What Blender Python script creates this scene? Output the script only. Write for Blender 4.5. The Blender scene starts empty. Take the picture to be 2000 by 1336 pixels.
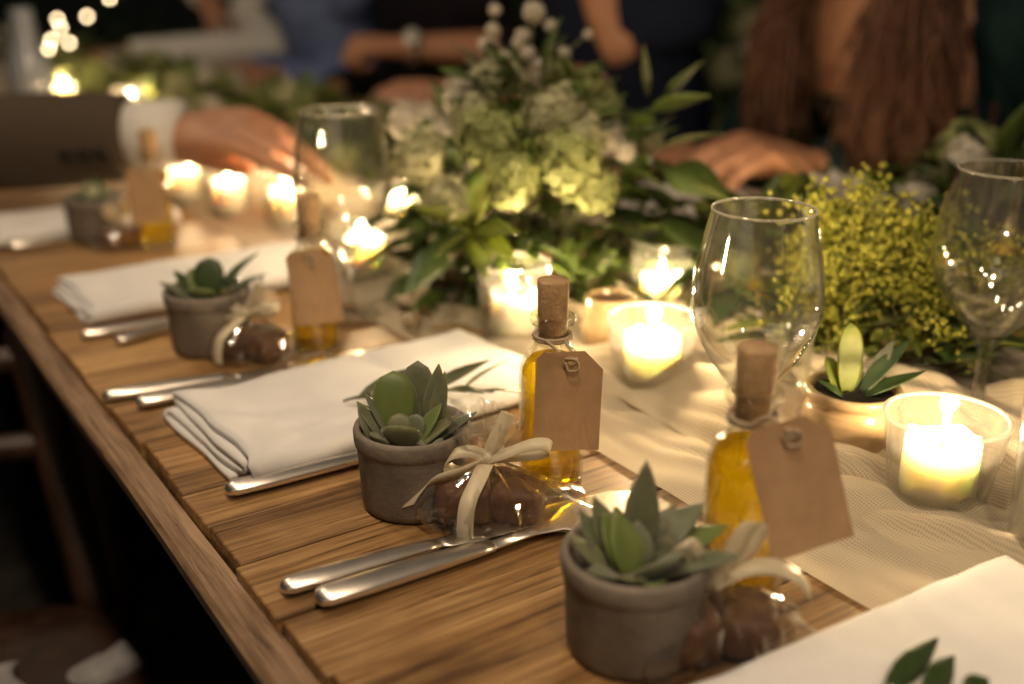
import bpy, math, random
import numpy as np
from mathutils import Vector, Matrix, Euler, noise as mnoise
R = math.radians
random.seed(7); rng = np.random.default_rng(7)
scene = bpy.context.scene
COL = scene.collection

# ------------------------------------------------------------------ camera
T = 0.75                       # height of the table top
CAM_H = 0.348                  # camera above the table top
PITCH = R(20); FPX = 2088.0    # focal length in pixels of a 2000 px wide frame
cam_d = bpy.data.cameras.new('camera'); cam = bpy.data.objects.new('camera', cam_d); COL.objects.link(cam)
cam.location = (0, 0, T + CAM_H); cam.rotation_euler = (R(90) - PITCH, 0, 0)
cam_d.sensor_width = 36; cam_d.lens = 36 * FPX / 2000; cam_d.clip_start = 0.02; cam_d.clip_end = 400
cam_d.dof.use_dof = True; cam_d.dof.focus_distance = 0.69; cam_d.dof.aperture_fstop = 2.5
scene.camera = cam

# ------------------------------------------------------------------ world, sun, exposure
world = bpy.data.worlds.new('World'); scene.world = world; world.use_nodes = True
nt = world.node_tree; bg = nt.nodes['Background']
sky = nt.nodes.new('ShaderNodeTexSky'); sky.sky_type = 'NISHITA'; sky.sun_disc = False
sky.sun_elevation = R(3); sky.sun_rotation = R(200)
nt.links.new(sky.outputs[0], bg.inputs[0]); bg.inputs[1].default_value = 0.014
sun_d = bpy.data.lights.new('sun', 'SUN'); sun_d.energy = 0.03; sun_d.angle = R(12); sun_d.color = (1, .86, .7)
sun = bpy.data.objects.new('sun', sun_d); COL.objects.link(sun)
sun.rotation_euler = Vector((math.sin(R(200)) * -1, -math.cos(R(200)), -.5)).to_track_quat('-Z', 'Y').to_euler()
scene.view_settings.view_transform = 'Standard'; scene.view_settings.look = 'None'
scene.view_settings.exposure = 0.35; scene.view_settings.gamma = 1.0
cy = scene.cycles
cy.use_denoising = True; cy.max_bounces = 10; cy.transparent_max_bounces = 24; cy.transmission_bounces = 10
cy.glossy_bounces = 5; cy.diffuse_bounces = 4; cy.sample_clamp_indirect = 5.0; cy.blur_glossy = 0.6
cy.caustics_reflective = False

# ------------------------------------------------------------------ pixel and table coordinates
C_, S_ = math.cos(PITCH), math.sin(PITCH)
def ray(px, py):
    u, v = (px - 1000) / FPX, (py - 668) / FPX
    return Vector((u, C_ - v * S_, -S_ - v * C_))
def at(px, py, h=0.0):         # the point at height h above the table seen at that pixel
    d = ray(px, py); t = (h - CAM_H) / d.z
    p = d * t; return Vector((p.x, p.y, T + h))
def dp(px, py, depth):         # the point at that depth along the optical axis
    return Vector((0, 0, T + CAM_H)) + ray(px, py) * depth
TA = R(34)
AV = Vector((-math.sin(TA), math.cos(TA), 0)); BV = Vector((math.cos(TA), math.sin(TA), 0))
def tb(along, cross, h=0.0): return AV * along + BV * cross + Vector((0, 0, T + h))

# ------------------------------------------------------------------ mesh helpers
def make_mesh(name, verts, faces, smooth=True):
    me = bpy.data.meshes.new(name); me.from_pydata([tuple(v) for v in verts], [], faces)
    me.update()
    if smooth: me.polygons.foreach_set('use_smooth', [True] * len(me.polygons))
    return me
def add(name, me, mat=None, parent=None, loc=None, rot=None, scale=None):
    if mat is not None and not me.materials: me.materials.append(mat)
    o = bpy.data.objects.new(name, me); COL.objects.link(o)
    if parent is not None: o.parent = parent
    if loc is not None: o.location = loc
    if rot is not None: o.rotation_euler = rot
    if scale is not None: o.scale = scale if hasattr(scale, '__len__') else (scale,) * 3
    return o
def tag(o, label, cat, group=None, kind=None):
    if label: o['label'] = label
    if cat: o['category'] = cat
    if group: o['group'] = group
    if kind: o['kind'] = kind
    return o
def thing(name, label, cat, loc=(0, 0, 0), rz=0.0, group=None, scale=None):
    o = bpy.data.objects.new(name, None); COL.objects.link(o); o.empty_display_size = .02
    o.location = loc; o.rotation_euler = (0, 0, rz)
    if scale: o.scale = tuple(scale) if hasattr(scale, '__len__') else (scale,) * 3
    return tag(o, label, cat, group)
class MB:
    def __init__(s): s.v = []; s.f = []
    def put(s, verts, faces, M=None):
        n = len(s.v)
        s.v += [tuple(M @ Vector(v)) if M is not None else tuple(v) for v in verts]
        s.f += [tuple(i + n for i in f) for f in faces]; return s
    def mesh(s, name, smooth=True): return make_mesh(name, s.v, s.f, smooth)
def lathe(prof, n=40, closed=False, wob=None):
    v, f = [], []; m = len(prof)
    for i, (r, z) in enumerate(prof):
        for k in range(n):
            a = 2 * math.pi * k / n; rr = max(r, 1e-5)
            if wob: rr *= 1 + wob(a, z)
            v.append((rr * math.cos(a), rr * math.sin(a), z))
    last = m if closed else m - 1
    for i in range(last):
        j = (i + 1) % m
        for k in range(n):
            l = (k + 1) % n
            f.append((i * n + k, i * n + l, j * n + l, j * n + k))
    return v, f
def smooth_path(pts, per=6):   # Catmull-Rom
    P = [Vector(p) for p in pts]; out = []
    for i in range(len(P) - 1):
        p0 = P[max(i - 1, 0)]; p1 = P[i]; p2 = P[i + 1]; p3 = P[min(i + 2, len(P) - 1)]
        for k in range(per):
            t = k / per
            out.append(.5 * ((2 * p1) + (p2 - p0) * t + (2 * p0 - 5 * p1 + 4 * p2 - p3) * t * t + (3 * p1 - p0 - 3 * p2 + p3) * t ** 3))
    out.append(P[-1]); return out
def tube(pts, radii, n=8, round_caps=True, flat=1.0, up=None):
    P = [Vector(p) for p in pts]
    if not hasattr(radii, '__len__'): radii = [radii] * len(P)
    rad = list(radii)
    if round_caps:
        d0 = (P[0] - P[1]).normalized(); d1 = (P[-1] - P[-2]).normalized()
        P = [P[0] + d0 * rad[0] * .95, P[0] + d0 * rad[0] * .6] + P + [P[-1] + d1 * rad[-1] * .6, P[-1] + d1 * rad[-1] * .95]
        rad = [rad[0] * .3, rad[0] * .8] + rad + [rad[-1] * .8, rad[-1] * .3]
    v, f = [], []; prev = Vector(up) if up is not None else None
    for i, p in enumerate(P):
        d = (P[min(i + 1, len(P) - 1)] - P[max(i - 1, 0)])
        d = d.normalized() if d.length > 1e-9 else Vector((0, 0, 1))
        if prev is None: prev = Vector((0, 0, 1)) if abs(d.z) < .9 else Vector((1, 0, 0))
        a = prev - d * prev.dot(d)
        if a.length < 1e-6: a = d.orthogonal()
        a.normalize(); b = d.cross(a); prev = a
        for k in range(n):
            t = 2 * math.pi * k / n
            v.append(p + (a * math.cos(t) * flat + b * math.sin(t)) * rad[i])
    for i in range(len(P) - 1):
        for k in range(n):
            l = (k + 1) % n; f.append((i * n + k, i * n + l, (i + 1) * n + l, (i + 1) * n + k))
    f.append(tuple(range(n - 1, -1, -1))); f.append(tuple(range((len(P) - 1) * n, len(P) * n)))
    return v, f
def box(x0, x1, y0, y1, z0, z1, b=0.0):
    if b <= 0:
        v = [(x, y, z) for z in (z0, z1) for y in (y0, y1) for x in (x0, x1)]
        return v, [(0, 2, 3, 1), (4, 5, 7, 6), (0, 1, 5, 4), (2, 6, 7, 3), (0, 4, 6, 2), (1, 3, 7, 5)]
    v, f = [], []                # chamfered top edge, four side bevels
    lv = [(z0, 0), (z1 - b, 0), (z1, b)]
    for z, i in lv:
        v += [(x0 + i, y0 + i, z), (x1 - i, y0 + i, z), (x1 - i, y1 - i, z), (x0 + i, y1 - i, z)]
    f = [(3, 2, 1, 0), (8, 9, 10, 11)]
    for l in (0, 4):
        for k in range(4): f.append((l + k, l + (k + 1) % 4, l + 4 + (k + 1) % 4, l + 4 + k))
    return v, f
def sphere(c, r, n=8, m=6, sc=(1, 1, 1)):
    v, f = [], []; c = Vector(c)
    for i in range(m + 1):
        th = math.pi * i / m; rr = max(math.sin(th), .02)
        for k in range(n):
            a = 2 * math.pi * k / n
            v.append(c + Vector((rr * math.cos(a) * r * sc[0], rr * math.sin(a) * r * sc[1], math.cos(th) * r * sc[2])))
    for i in range(m):
        for k in range(n):
            l = (k + 1) % n; f.append((i * n + k, (i + 1) * n + k, (i + 1) * n + l, i * n + l))
    f += [tuple(range(n)), tuple(range(m * n + n - 1, m * n - 1, -1))]
    return v, f
def loft(rings, n=20):          # rings: (centre, x axis, y axis)
    v, f = [], []
    for c, ax, ay in rings:
        for k in range(n):
            a = 2 * math.pi * k / n; v.append(Vector(c) + Vector(ax) * math.cos(a) + Vector(ay) * math.sin(a))
    for i in range(len(rings) - 1):
        for k in range(n):
            l = (k + 1) % n; f.append((i * n + k, i * n + l, (i + 1) * n + l, (i + 1) * n + k))
    f.append(tuple(range(n - 1, -1, -1))); f.append(tuple(range((len(rings) - 1) * n, len(rings) * n)))
    return v, f
def remeshed(mb, name, voxel, smooth=4):
    me = mb.mesh('tmp'); o = bpy.data.objects.new('tmp', me); COL.objects.link(o)
    m = o.modifiers.new('r', 'REMESH'); m.mode = 'VOXEL'; m.voxel_size = voxel; m.use_smooth_shade = True
    s = o.modifiers.new('s', 'SMOOTH'); s.factor = .5; s.iterations = smooth
    dg = bpy.context.evaluated_depsgraph_get(); dg.update()
    out = bpy.data.meshes.new_from_object(o.evaluated_get(dg)); out.name = name
    bpy.data.objects.remove(o); bpy.data.meshes.remove(me)
    out.polygons.foreach_set('use_smooth', [True] * len(out.polygons))
    return out
def strip(pts, wdirs, width, thick=.0004):     # ribbon: centre line, width directions
    v, f = [], []; n = len(pts)
    for i, p in enumerate(pts):
        p = Vector(p); w = Vector(wdirs[i]).normalized() * width / 2
        d = (Vector(pts[min(i + 1, n - 1)]) - Vector(pts[max(i - 1, 0)])).normalized()
        k = d.cross(w).normalized() * thick / 2
        v += [p - w - k, p + w - k, p + w + k, p - w + k]
    for i in range(n - 1):
        a, b = 4 * i, 4 * i + 4
        for k in range(4):
            l = (k + 1) % 4; f.append((a + k, a + l, b + l, b + k))
    f += [(3, 2, 1, 0), tuple(range(4 * n - 4, 4 * n))]
    return v, f
def nz(x, y, z=0.0): return mnoise.noise(Vector((x, y, z)))

# ------------------------------------------------------------------ materials
MATS = {}
def new_mat(name):
    m = bpy.data.materials.new(name); m.use_nodes = True; n = m.node_tree
    return m, n, n.nodes, n.links, n.nodes['Principled BSDF']
def ramp(nodes, stops):
    r = nodes.new('ShaderNodeValToRGB'); e = r.color_ramp.elements
    while len(e) < len(stops): e.new(.5)
    for i, (p, c) in enumerate(stops): e[i].position = p; e[i].color = (*c, 1)
    return r
def noise_node(nodes, links, scale, detail=4, rough=.6, vec=None, dist=0.0):
    t = nodes.new('ShaderNodeTexNoise'); t.inputs['Scale'].default_value = scale
    t.inputs['Detail'].default_value = detail; t.inputs['Roughness'].default_value = rough
    t.inputs['Distortion'].default_value = dist
    if vec is not None: links.new(vec, t.inputs['Vector'])
    return t
def simple(name, c1, c2=None, rough=.6, scale=40, bump=0.0, bscale=None, metallic=0, sss=0.0, sheen=0.0, spec=.5, coat=0.0, stretch=None, transl=0.0):
    if name in MATS: return MATS[name]
    m, n, N, L, B = new_mat(name)
    tc = N.new('ShaderNodeTexCoord'); vec = tc.outputs['Object']
    if stretch:
        mp = N.new('ShaderNodeMapping'); mp.inputs['Scale'].default_value = stretch; L.new(vec, mp.inputs['Vector']); vec = mp.outputs[0]
    B.inputs['Roughness'].default_value = rough; B.inputs['Metallic'].default_value = metallic
    B.inputs['Specular IOR Level'].default_value = spec
    if sheen: B.inputs['Sheen Weight'].default_value = sheen
    if coat: B.inputs['Coat Weight'].default_value = coat; B.inputs['Coat Roughness'].default_value = .12
    if sss:
        B.inputs['Subsurface Weight'].default_value = sss; B.inputs['Subsurface Radius'].default_value = (1, .45, .25); B.inputs['Subsurface Scale'].default_value = .008
    if c2 is None: c2 = tuple(x * .72 for x in c1)
    t = noise_node(N, L, scale, 5, .62, vec); rp = ramp(N, [(.3, c2), (.7, c1)])
    L.new(t.outputs['Fac'], rp.inputs[0]); L.new(rp.outputs[0], B.inputs['Base Color'])
    if bump:
        t2 = noise_node(N, L, bscale or scale * 4, 5, .6, vec)
        b = N.new('ShaderNodeBump'); b.inputs['Strength'].default_value = bump; b.inputs['Distance'].default_value = .002
        L.new(t2.outputs['Fac'], b.inputs['Height']); L.new(b.outputs[0], B.inputs['Normal'])
    if transl:
        tr = N.new('ShaderNodeBsdfTranslucent'); L.new(rp.outputs[0], tr.inputs[0])
        mx = N.new('ShaderNodeMixShader'); mx.inputs[0].default_value = transl
        L.new(B.outputs[0], mx.inputs[1]); L.new(tr.outputs[0], mx.inputs[2]); L.new(mx.outputs[0], N['Material Output'].inputs['Surface'])
    MATS[name] = m; return m
def wood(name, dark, mid, light, rough=.5, fine=1.0, axis='X', cracks=.8):
    m, n, N, L, B = new_mat(name)
    tc = N.new('ShaderNodeTexCoord'); oi = N.new('ShaderNodeObjectInfo')
    off = N.new('ShaderNodeVectorMath'); off.operation = 'MULTIPLY_ADD'
    cx = N.new('ShaderNodeCombineXYZ'); L.new(oi.outputs['Random'], cx.inputs[0]); L.new(oi.outputs['Random'], cx.inputs[1]); L.new(oi.outputs['Random'], cx.inputs[2])
    L.new(cx.outputs[0], off.inputs[0]); off.inputs[1].default_value = (13.1, 7.7, 3.3); L.new(tc.outputs['Object'], off.inputs[2])
    s = (1.6, 22, 22) if axis == 'X' else ((22, 1.6, 22) if axis == 'Y' else (22, 22, 1.6))
    mp = N.new('ShaderNodeMapping'); mp.inputs['Scale'].default_value = s; L.new(off.outputs[0], mp.inputs['Vector'])
    big = noise_node(N, L, 1.0 * fine, 6, .65, mp.outputs[0], 1.2)
    s2 = tuple(x * 3.4 for x in s); s2 = tuple((5 if i == 'XYZ'.index(axis) else x * 1.7) for i, x in enumerate(s2))
    mp2 = N.new('ShaderNodeMapping'); mp2.inputs['Scale'].default_value = s2; L.new(off.outputs[0], mp2.inputs['Vector'])
    fin = noise_node(N, L, 1.6 * fine, 5, .7, mp2.outputs[0], .3)
    blot = noise_node(N, L, 9, 4, .6, off.outputs[0], .5)
    rp = ramp(N, [(.42, dark), (.525, mid), (.63, light)])
    a = N.new('ShaderNodeMath'); a.operation = 'MULTIPLY_ADD'; a.inputs[1].default_value = .5
    b = N.new('ShaderNodeMath'); b.operation = 'MULTIPLY'; b.inputs[1].default_value = .34
    L.new(fin.outputs['Fac'], b.inputs[0]); L.new(big.outputs['Fac'], a.inputs[0]); L.new(b.outputs[0], a.inputs[2])
    c = N.new('ShaderNodeMath'); c.operation = 'MULTIPLY_ADD'; c.inputs[1].default_value = .22
    L.new(blot.outputs['Fac'], c.inputs[0]); L.new(a.outputs[0], c.inputs[2])
    L.new(c.outputs[0], rp.inputs[0])
    # thin dark cracks along the grain
    cr = ramp(N, [(.33, (.14, .08, .05)), (.40, (1, 1, 1))]); L.new(fin.outputs['Fac'], cr.inputs[0])
    mx = N.new('ShaderNodeMix'); mx.data_type = 'RGBA'; mx.blend_type = 'MULTIPLY'; mx.inputs[0].default_value = cracks
    L.new(rp.outputs[0], mx.inputs[6]); L.new(cr.outputs[0], mx.inputs[7])
    mp3 = N.new('ShaderNodeMapping'); mp3.inputs['Scale'].default_value = tuple(14 if q == 'XYZ'.index(axis) else 330 for q in range(3)); L.new(off.outputs[0], mp3.inputs['Vector'])
    hair_ = noise_node(N, L, 1.0, 4, .7, mp3.outputs[0], .2); hr_ = ramp(N, [(.36, (.55, .5, .46)), (.56, (1.0, 1.0, 1.0))]); L.new(hair_.outputs['Fac'], hr_.inputs[0])
    m3 = N.new('ShaderNodeMix'); m3.data_type = 'RGBA'; m3.blend_type = 'MULTIPLY'; m3.inputs[0].default_value = .8 * min(1, cracks + .2)
    L.new(mx.outputs[2], m3.inputs[6]); L.new(hr_.outputs[0], m3.inputs[7]); mx = m3
    hs = N.new('ShaderNodeHueSaturation'); L.new(mx.outputs[2], hs.inputs['Color'])
    mr = N.new('ShaderNodeMapRange'); mr.inputs[3].default_value = .78; mr.inputs[4].default_value = 1.16; L.new(oi.outputs['Random'], mr.inputs[0]); L.new(mr.outputs[0], hs.inputs['Value'])
    L.new(hs.outputs[0], B.inputs['Base Color'])
    rr = N.new('ShaderNodeMapRange'); rr.inputs[3].default_value = rough - .1; rr.inputs[4].default_value = rough + .16
    L.new(fin.outputs['Fac'], rr.inputs[0]); L.new(rr.outputs[0], B.inputs['Roughness'])
    bp = N.new('ShaderNodeBump'); bp.inputs['Strength'].default_value = .8; bp.inputs['Distance'].default_value = .0012
    L.new(fin.outputs['Fac'], bp.inputs['Height']); L.new(bp.outputs[0], B.inputs['Normal'])
    MATS[name] = m; return m
def thin_glass(name, tint=(1, 1, 1), ior=1.5, rough=.015, boost=1.0, bump=0.0, bscale=60, haze=0.0, graze=.85, power=3.6, edge=.7):
    m, n, N, L, B = new_mat(name); N.remove(B)
    tr = N.new('ShaderNodeBsdfTransparent'); tr.inputs[0].default_value = (*tint, 1)
    gl = N.new('ShaderNodeBsdfGlossy'); gl.inputs['Roughness'].default_value = rough; gl.inputs[0].default_value = (1, 1, 1, 1)
    fr = N.new('ShaderNodeLayerWeight'); fr.inputs['Blend'].default_value = .5      # Schlick reflectance, the same from both sides
    pw = N.new('ShaderNodeMath'); pw.operation = 'POWER'; pw.inputs[1].default_value = power; L.new(fr.outputs['Facing'], pw.inputs[0])
    mul = N.new('ShaderNodeMath'); mul.operation = 'MULTIPLY_ADD'; mul.inputs[1].default_value = graze; mul.inputs[2].default_value = .045 * boost; mul.use_clamp = True; L.new(pw.outputs[0], mul.inputs[0])
    ct_ = N.new('ShaderNodeMix'); ct_.data_type = 'RGBA'; ct_.inputs[6].default_value = (*tint, 1); ct_.inputs[7].default_value = (*[t ** 3 * edge for t in tint], 1)
    L.new(pw.outputs[0], ct_.inputs[0]); L.new(ct_.outputs[2], tr.inputs[0])
    mx = N.new('ShaderNodeMixShader'); L.new(mul.outputs[0], mx.inputs[0]); L.new(tr.outputs[0], mx.inputs[1]); L.new(gl.outputs[0], mx.inputs[2])
    if bump:
        tc = N.new('ShaderNodeTexCoord'); t = noise_node(N, L, bscale, 3, .5, tc.outputs['Object'], 1.0)
        b = N.new('ShaderNodeBump'); b.inputs['Strength'].default_value = bump; b.inputs['Distance'].default_value = .004
        L.new(t.outputs['Fac'], b.inputs['Height']); L.new(b.outputs[0], gl.inputs['Normal']); L.new(b.outputs[0], fr.inputs['Normal'])
    if haze:          # a faint film on the glass that catches the light
        df = N.new('ShaderNodeBsdfTranslucent'); df.inputs[0].default_value = (.9, .88, .8, 1); d2 = N.new('ShaderNodeBsdfDiffuse'); d2.inputs[0].default_value = (.8, .78, .7, 1)
        h1 = N.new('ShaderNodeMixShader'); L.new(df.outputs[0], h1.inputs[1]); L.new(d2.outputs[0], h1.inputs[2])
        h2 = N.new('ShaderNodeMixShader'); h2.inputs[0].default_value = haze; L.new(mx.outputs[0], h2.inputs[1]); L.new(h1.outputs[0], h2.inputs[2]); mx = h2
    L.new(mx.outputs[0], N['Material Output'].inputs['Surface']); MATS[name] = m; return m
def solid_glass(name, col=(1, 1, 1), ior=1.45, rough=0.0, clear=.25, clear_col=None):
    m, n, N, L, B = new_mat(name); N.remove(B)
    g = N.new('ShaderNodeBsdfGlass'); g.inputs[0].default_value = (*col, 1); g.inputs['IOR'].default_value = ior; g.inputs['Roughness'].default_value = rough
    tr = N.new('ShaderNodeBsdfTransparent'); tr.inputs[0].default_value = (*(clear_col or col), 1)
    mx = N.new('ShaderNodeMixShader'); mx.inputs[0].default_value = clear; L.new(g.outputs[0], mx.inputs[1]); L.new(tr.outputs[0], mx.inputs[2])
    L.new(mx.outputs[0], N['Material Output'].inputs['Surface']); MATS[name] = m; return m
def emit(name, col, strength):
    m, n, N, L, B = new_mat(name); N.remove(B)
    e = N.new('ShaderNodeEmission'); e.inputs[0].default_value = (*col, 1); e.inputs[1].default_value = strength
    L.new(e.outputs[0], N['Material Output'].inputs['Surface']); MATS[name] = m; return m

M_plank = wood('plank_wood', (.12, .055, .018), (.35, .192, .07), (.56, .35, .15), rough=.46)
M_edge = wood('edge_wood', (.10, .055, .03), (.24, .15, .085), (.36, .24, .15), rough=.6, axis='Y', fine=1.3)
M_dwood = wood('dark_wood', (.012, .006, .004), (.035, .015, .009), (.06, .027, .015), rough=.35, axis='Z', cracks=.2)
M_pot = simple('clay_grey', (.255, .215, .175), (.125, .104, .085), rough=.78, scale=34, bump=.35, bscale=260)
M_soil = simple('soil', (.025, .018, .012), (.008, .006, .004), rough=.95, scale=160, bump=1.0, bscale=300)
M_glass = thin_glass('wine_glass_bowl', (.965, .97, .96), 1.5, .012, 1.8, haze=.008, power=3.0)
M_votive = thin_glass('votive_glass', (.955, .96, .94), 1.5, .03, 1.5, bump=.05, bscale=25, haze=.02, power=3.0, graze=.9)
M_sglass = solid_glass('solid_glass', (1, 1, .99), 1.47, 0, .3)
M_rim = solid_glass('rim_glass', (1, 1, .98), 1.5, .05, .35)
_n = M_rim.node_tree; _d = _n.nodes.new('ShaderNodeBsdfTranslucent'); _d.inputs[0].default_value = (.9, .88, .8, 1); _e = _n.nodes.new('ShaderNodeBsdfDiffuse'); _e.inputs[0].default_value = (.85, .83, .76, 1); _q = _n.nodes.new('ShaderNodeMixShader'); _m = _n.nodes.new('ShaderNodeMixShader'); _m.inputs[0].default_value = .2
_o = _n.nodes['Material Output']; _p = _o.inputs['Surface'].links[0].from_socket; _n.links.new(_d.outputs[0], _q.inputs[1]); _n.links.new(_e.outputs[0], _q.inputs[2]); _n.links.new(_p, _m.inputs[1]); _n.links.new(_q.outputs[0], _m.inputs[2]); _n.links.new(_m.outputs[0], _o.inputs['Surface'])
M_bglass = thin_glass('bottle_glass', (.985, .985, .96), 1.52, .02, 1.2, bump=.12, bscale=55, graze=.7)
M_oil = solid_glass('olive_oil', (.93, .77, .045), 1.36, .02, .58, (.94, .80, .08))
M_cork = simple('cork', (.54, .36, .19), (.36, .22, .10), rough=.85, scale=190, bump=.5, bscale=400)
M_kraft = simple('kraft_paper', (.47, .30, .165), (.39, .24, .125), rough=.82, scale=55, bump=.12, bscale=500)
M_twine = simple('twine', (.58, .47, .32), (.4, .31, .2), rough=.9, scale=600, bump=.6, bscale=1500)
M_linen = simple('napkin_linen', (.78, .77, .77), (.71, .70, .70), rough=.85, scale=24, bump=.3, bscale=1100, sheen=.15)
M_steel = simple('cutlery_steel', (.92, .85, .77), (.82, .75, .67), rough=.33, scale=60, metallic=1, bump=.02, bscale=120)
M_blade = simple('blade_steel', (.75, .69, .62), (.62, .57, .5), rough=.3, scale=60, metallic=1)
M_choc = simple('chocolate', (.17, .075, .032), (.09, .038, .016), rough=.6, scale=90, bump=.5, bscale=140)
M_cello = thin_glass('cellophane', (.975, .97, .96), 1.55, .07, 2.2, bump=.12, bscale=75, haze=.018, graze=.8, power=2.6)
M_ribbon = simple('satin_ribbon', (.82, .74, .55), (.76, .67, .47), rough=.38, scale=120, bump=.05, bscale=900, transl=.25)
M_wax = simple('candle_wax', (.95, .91, .82), (.93, .88, .78), rough=.45, scale=40, sss=1.0)
M_wax.node_tree.nodes['Principled BSDF'].inputs['Subsurface Radius'].default_value = (1, .9, .75)
M_wax.node_tree.nodes['Principled BSDF'].inputs['Subsurface Scale'].default_value = .013
M_wick = simple('wick', (.02, .015, .01), rough=.9)
M_flame = emit('flame', (1, .72, .38), 45)
M_bulb = emit('fairy_bulb', (1, .74, .42), 16)
M_added_fest = emit('added_festoon_bulb', (1, .72, .42), 12)
M_glaze = simple('glazed_ceramic', (.46, .33, .18), (.33, .22, .11), rough=.22, scale=30, coat=.6, stretch=(1, 1, 6))
M_leafG = simple('leaf_green', (.135, .19, .038), (.065, .11, .02), rough=.48, scale=60, transl=.28)
M_leafD = simple('leaf_dark', (.06, .10, .03), (.03, .06, .016), rough=.45, scale=60, transl=.15)
M_leafY = simple('leaf_lime', (.26, .30, .055), (.15, .19, .03), rough=.5, scale=60, transl=.35)
M_leafO = simple('leaf_olive', (.14, .155, .065), (.075, .09, .035), rough=.5, scale=90, transl=.15)
M_sucB = simple('succulent_bright', (.15, .20, .045), (.10, .145, .03), rough=.45, scale=60, sss=.15, sheen=.25)
M_sucG = simple('succulent_grey', (.155, .17, .095), (.085, .10, .05), rough=.5, scale=90, sss=.1, sheen=.35)
M_sucO = simple('succulent_olive', (.165, .17, .07), (.10, .11, .04), rough=.48, scale=70, sss=.1, sheen=.3)
M_petal = simple('petal_cream', (.62, .58, .40), (.42, .44, .22), rough=.7, scale=120, transl=.3)
M_petalG = simple('petal_green', (.40, .42, .17), (.24, .29, .09), rough=.7, scale=120, transl=.3)
M_petalW = simple('petal_white', (.78, .74, .66), (.66, .6, .48), rough=.65, scale=60, transl=.3)
M_mimosa = simple('mimosa_yellow', (.47, .44, .05), (.27, .30, .04), rough=.85, scale=200)
M_stem = simple('stem_green', (.12, .14, .045), (.07, .085, .03), rough=.6)
M_skin = simple('skin', (.50, .26, .155), (.36, .17, .095), rough=.5, scale=45, bump=.12, bscale=300, sss=.12)
M_nail = simple('eye_white', (.75, .72, .68), rough=.3)
M_pupil = simple('pupil', (.02, .015, .012), rough=.2)
M_lip = simple('lip', (.42, .16, .12), rough=.5)
M_tweed = simple('tweed', (.105, .08, .058), (.058, .044, .033), rough=.95, scale=420, bump=.5, bscale=700, spec=.08)
M_shirt = simple('white_cotton', (.72, .70, .66), (.62, .6, .56), rough=.85, scale=70, bump=.1, bscale=500, spec=.08)
M_blue = simple('blue_cotton', (.16, .21, .40), (.10, .14, .29), rough=.85, scale=30, spec=.08)
M_navy = simple('navy_cloth', (.012, .016, .034), (.008, .011, .024), rough=.9, scale=60, spec=.08)
M_black = simple('black_cloth', (.012, .010, .014), (.007, .006, .009), rough=.9, scale=60, spec=.08)
M_teal = simple('teal_dress', (.010, .026, .028), (.006, .017, .019), rough=.75, scale=50, spec=.08)
M_hairB = simple('hair_brown', (.13, .05, .022), (.05, .019, .009), rough=.5, scale=14, stretch=(9, 9, 1), bump=.8, bscale=60)
M_hairD = simple('hair_dark', (.03, .018, .012), (.012, .008, .006), rough=.5, scale=20, stretch=(9, 9, 1), bump=.8, bscale=60)
M_ground = simple('ground_gravel', (.05, .042, .032), (.025, .02, .016), rough=.95, scale=14, bump=.8, bscale=60)
M_button = simple('button_dark', (.015, .01, .01), rough=.25)
M_watch = simple('watch_steel', (.7, .68, .64), rough=.2, metallic=1)
M_dial = simple('watch_dial', (.6, .58, .52), rough=.3)
M_cable = simple('black_cable', (.01, .01, .01), rough=.5)
M_drygl = simple('dry_leaf', (.22, .15, .06), (.13, .08, .03), rough=.7, scale=80)
M_grey = simple('grey_fabric', (.34, .33, .33), (.2, .19, .2), rough=.9, scale=60, bump=.3, bscale=200, spec=.08)
M_ceram = simple('white_ceramic', (.75, .73, .69), (.7, .68, .64), rough=.18, scale=20)
M_paper = simple('white_card', (.75, .72, .66), rough=.7)

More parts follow.
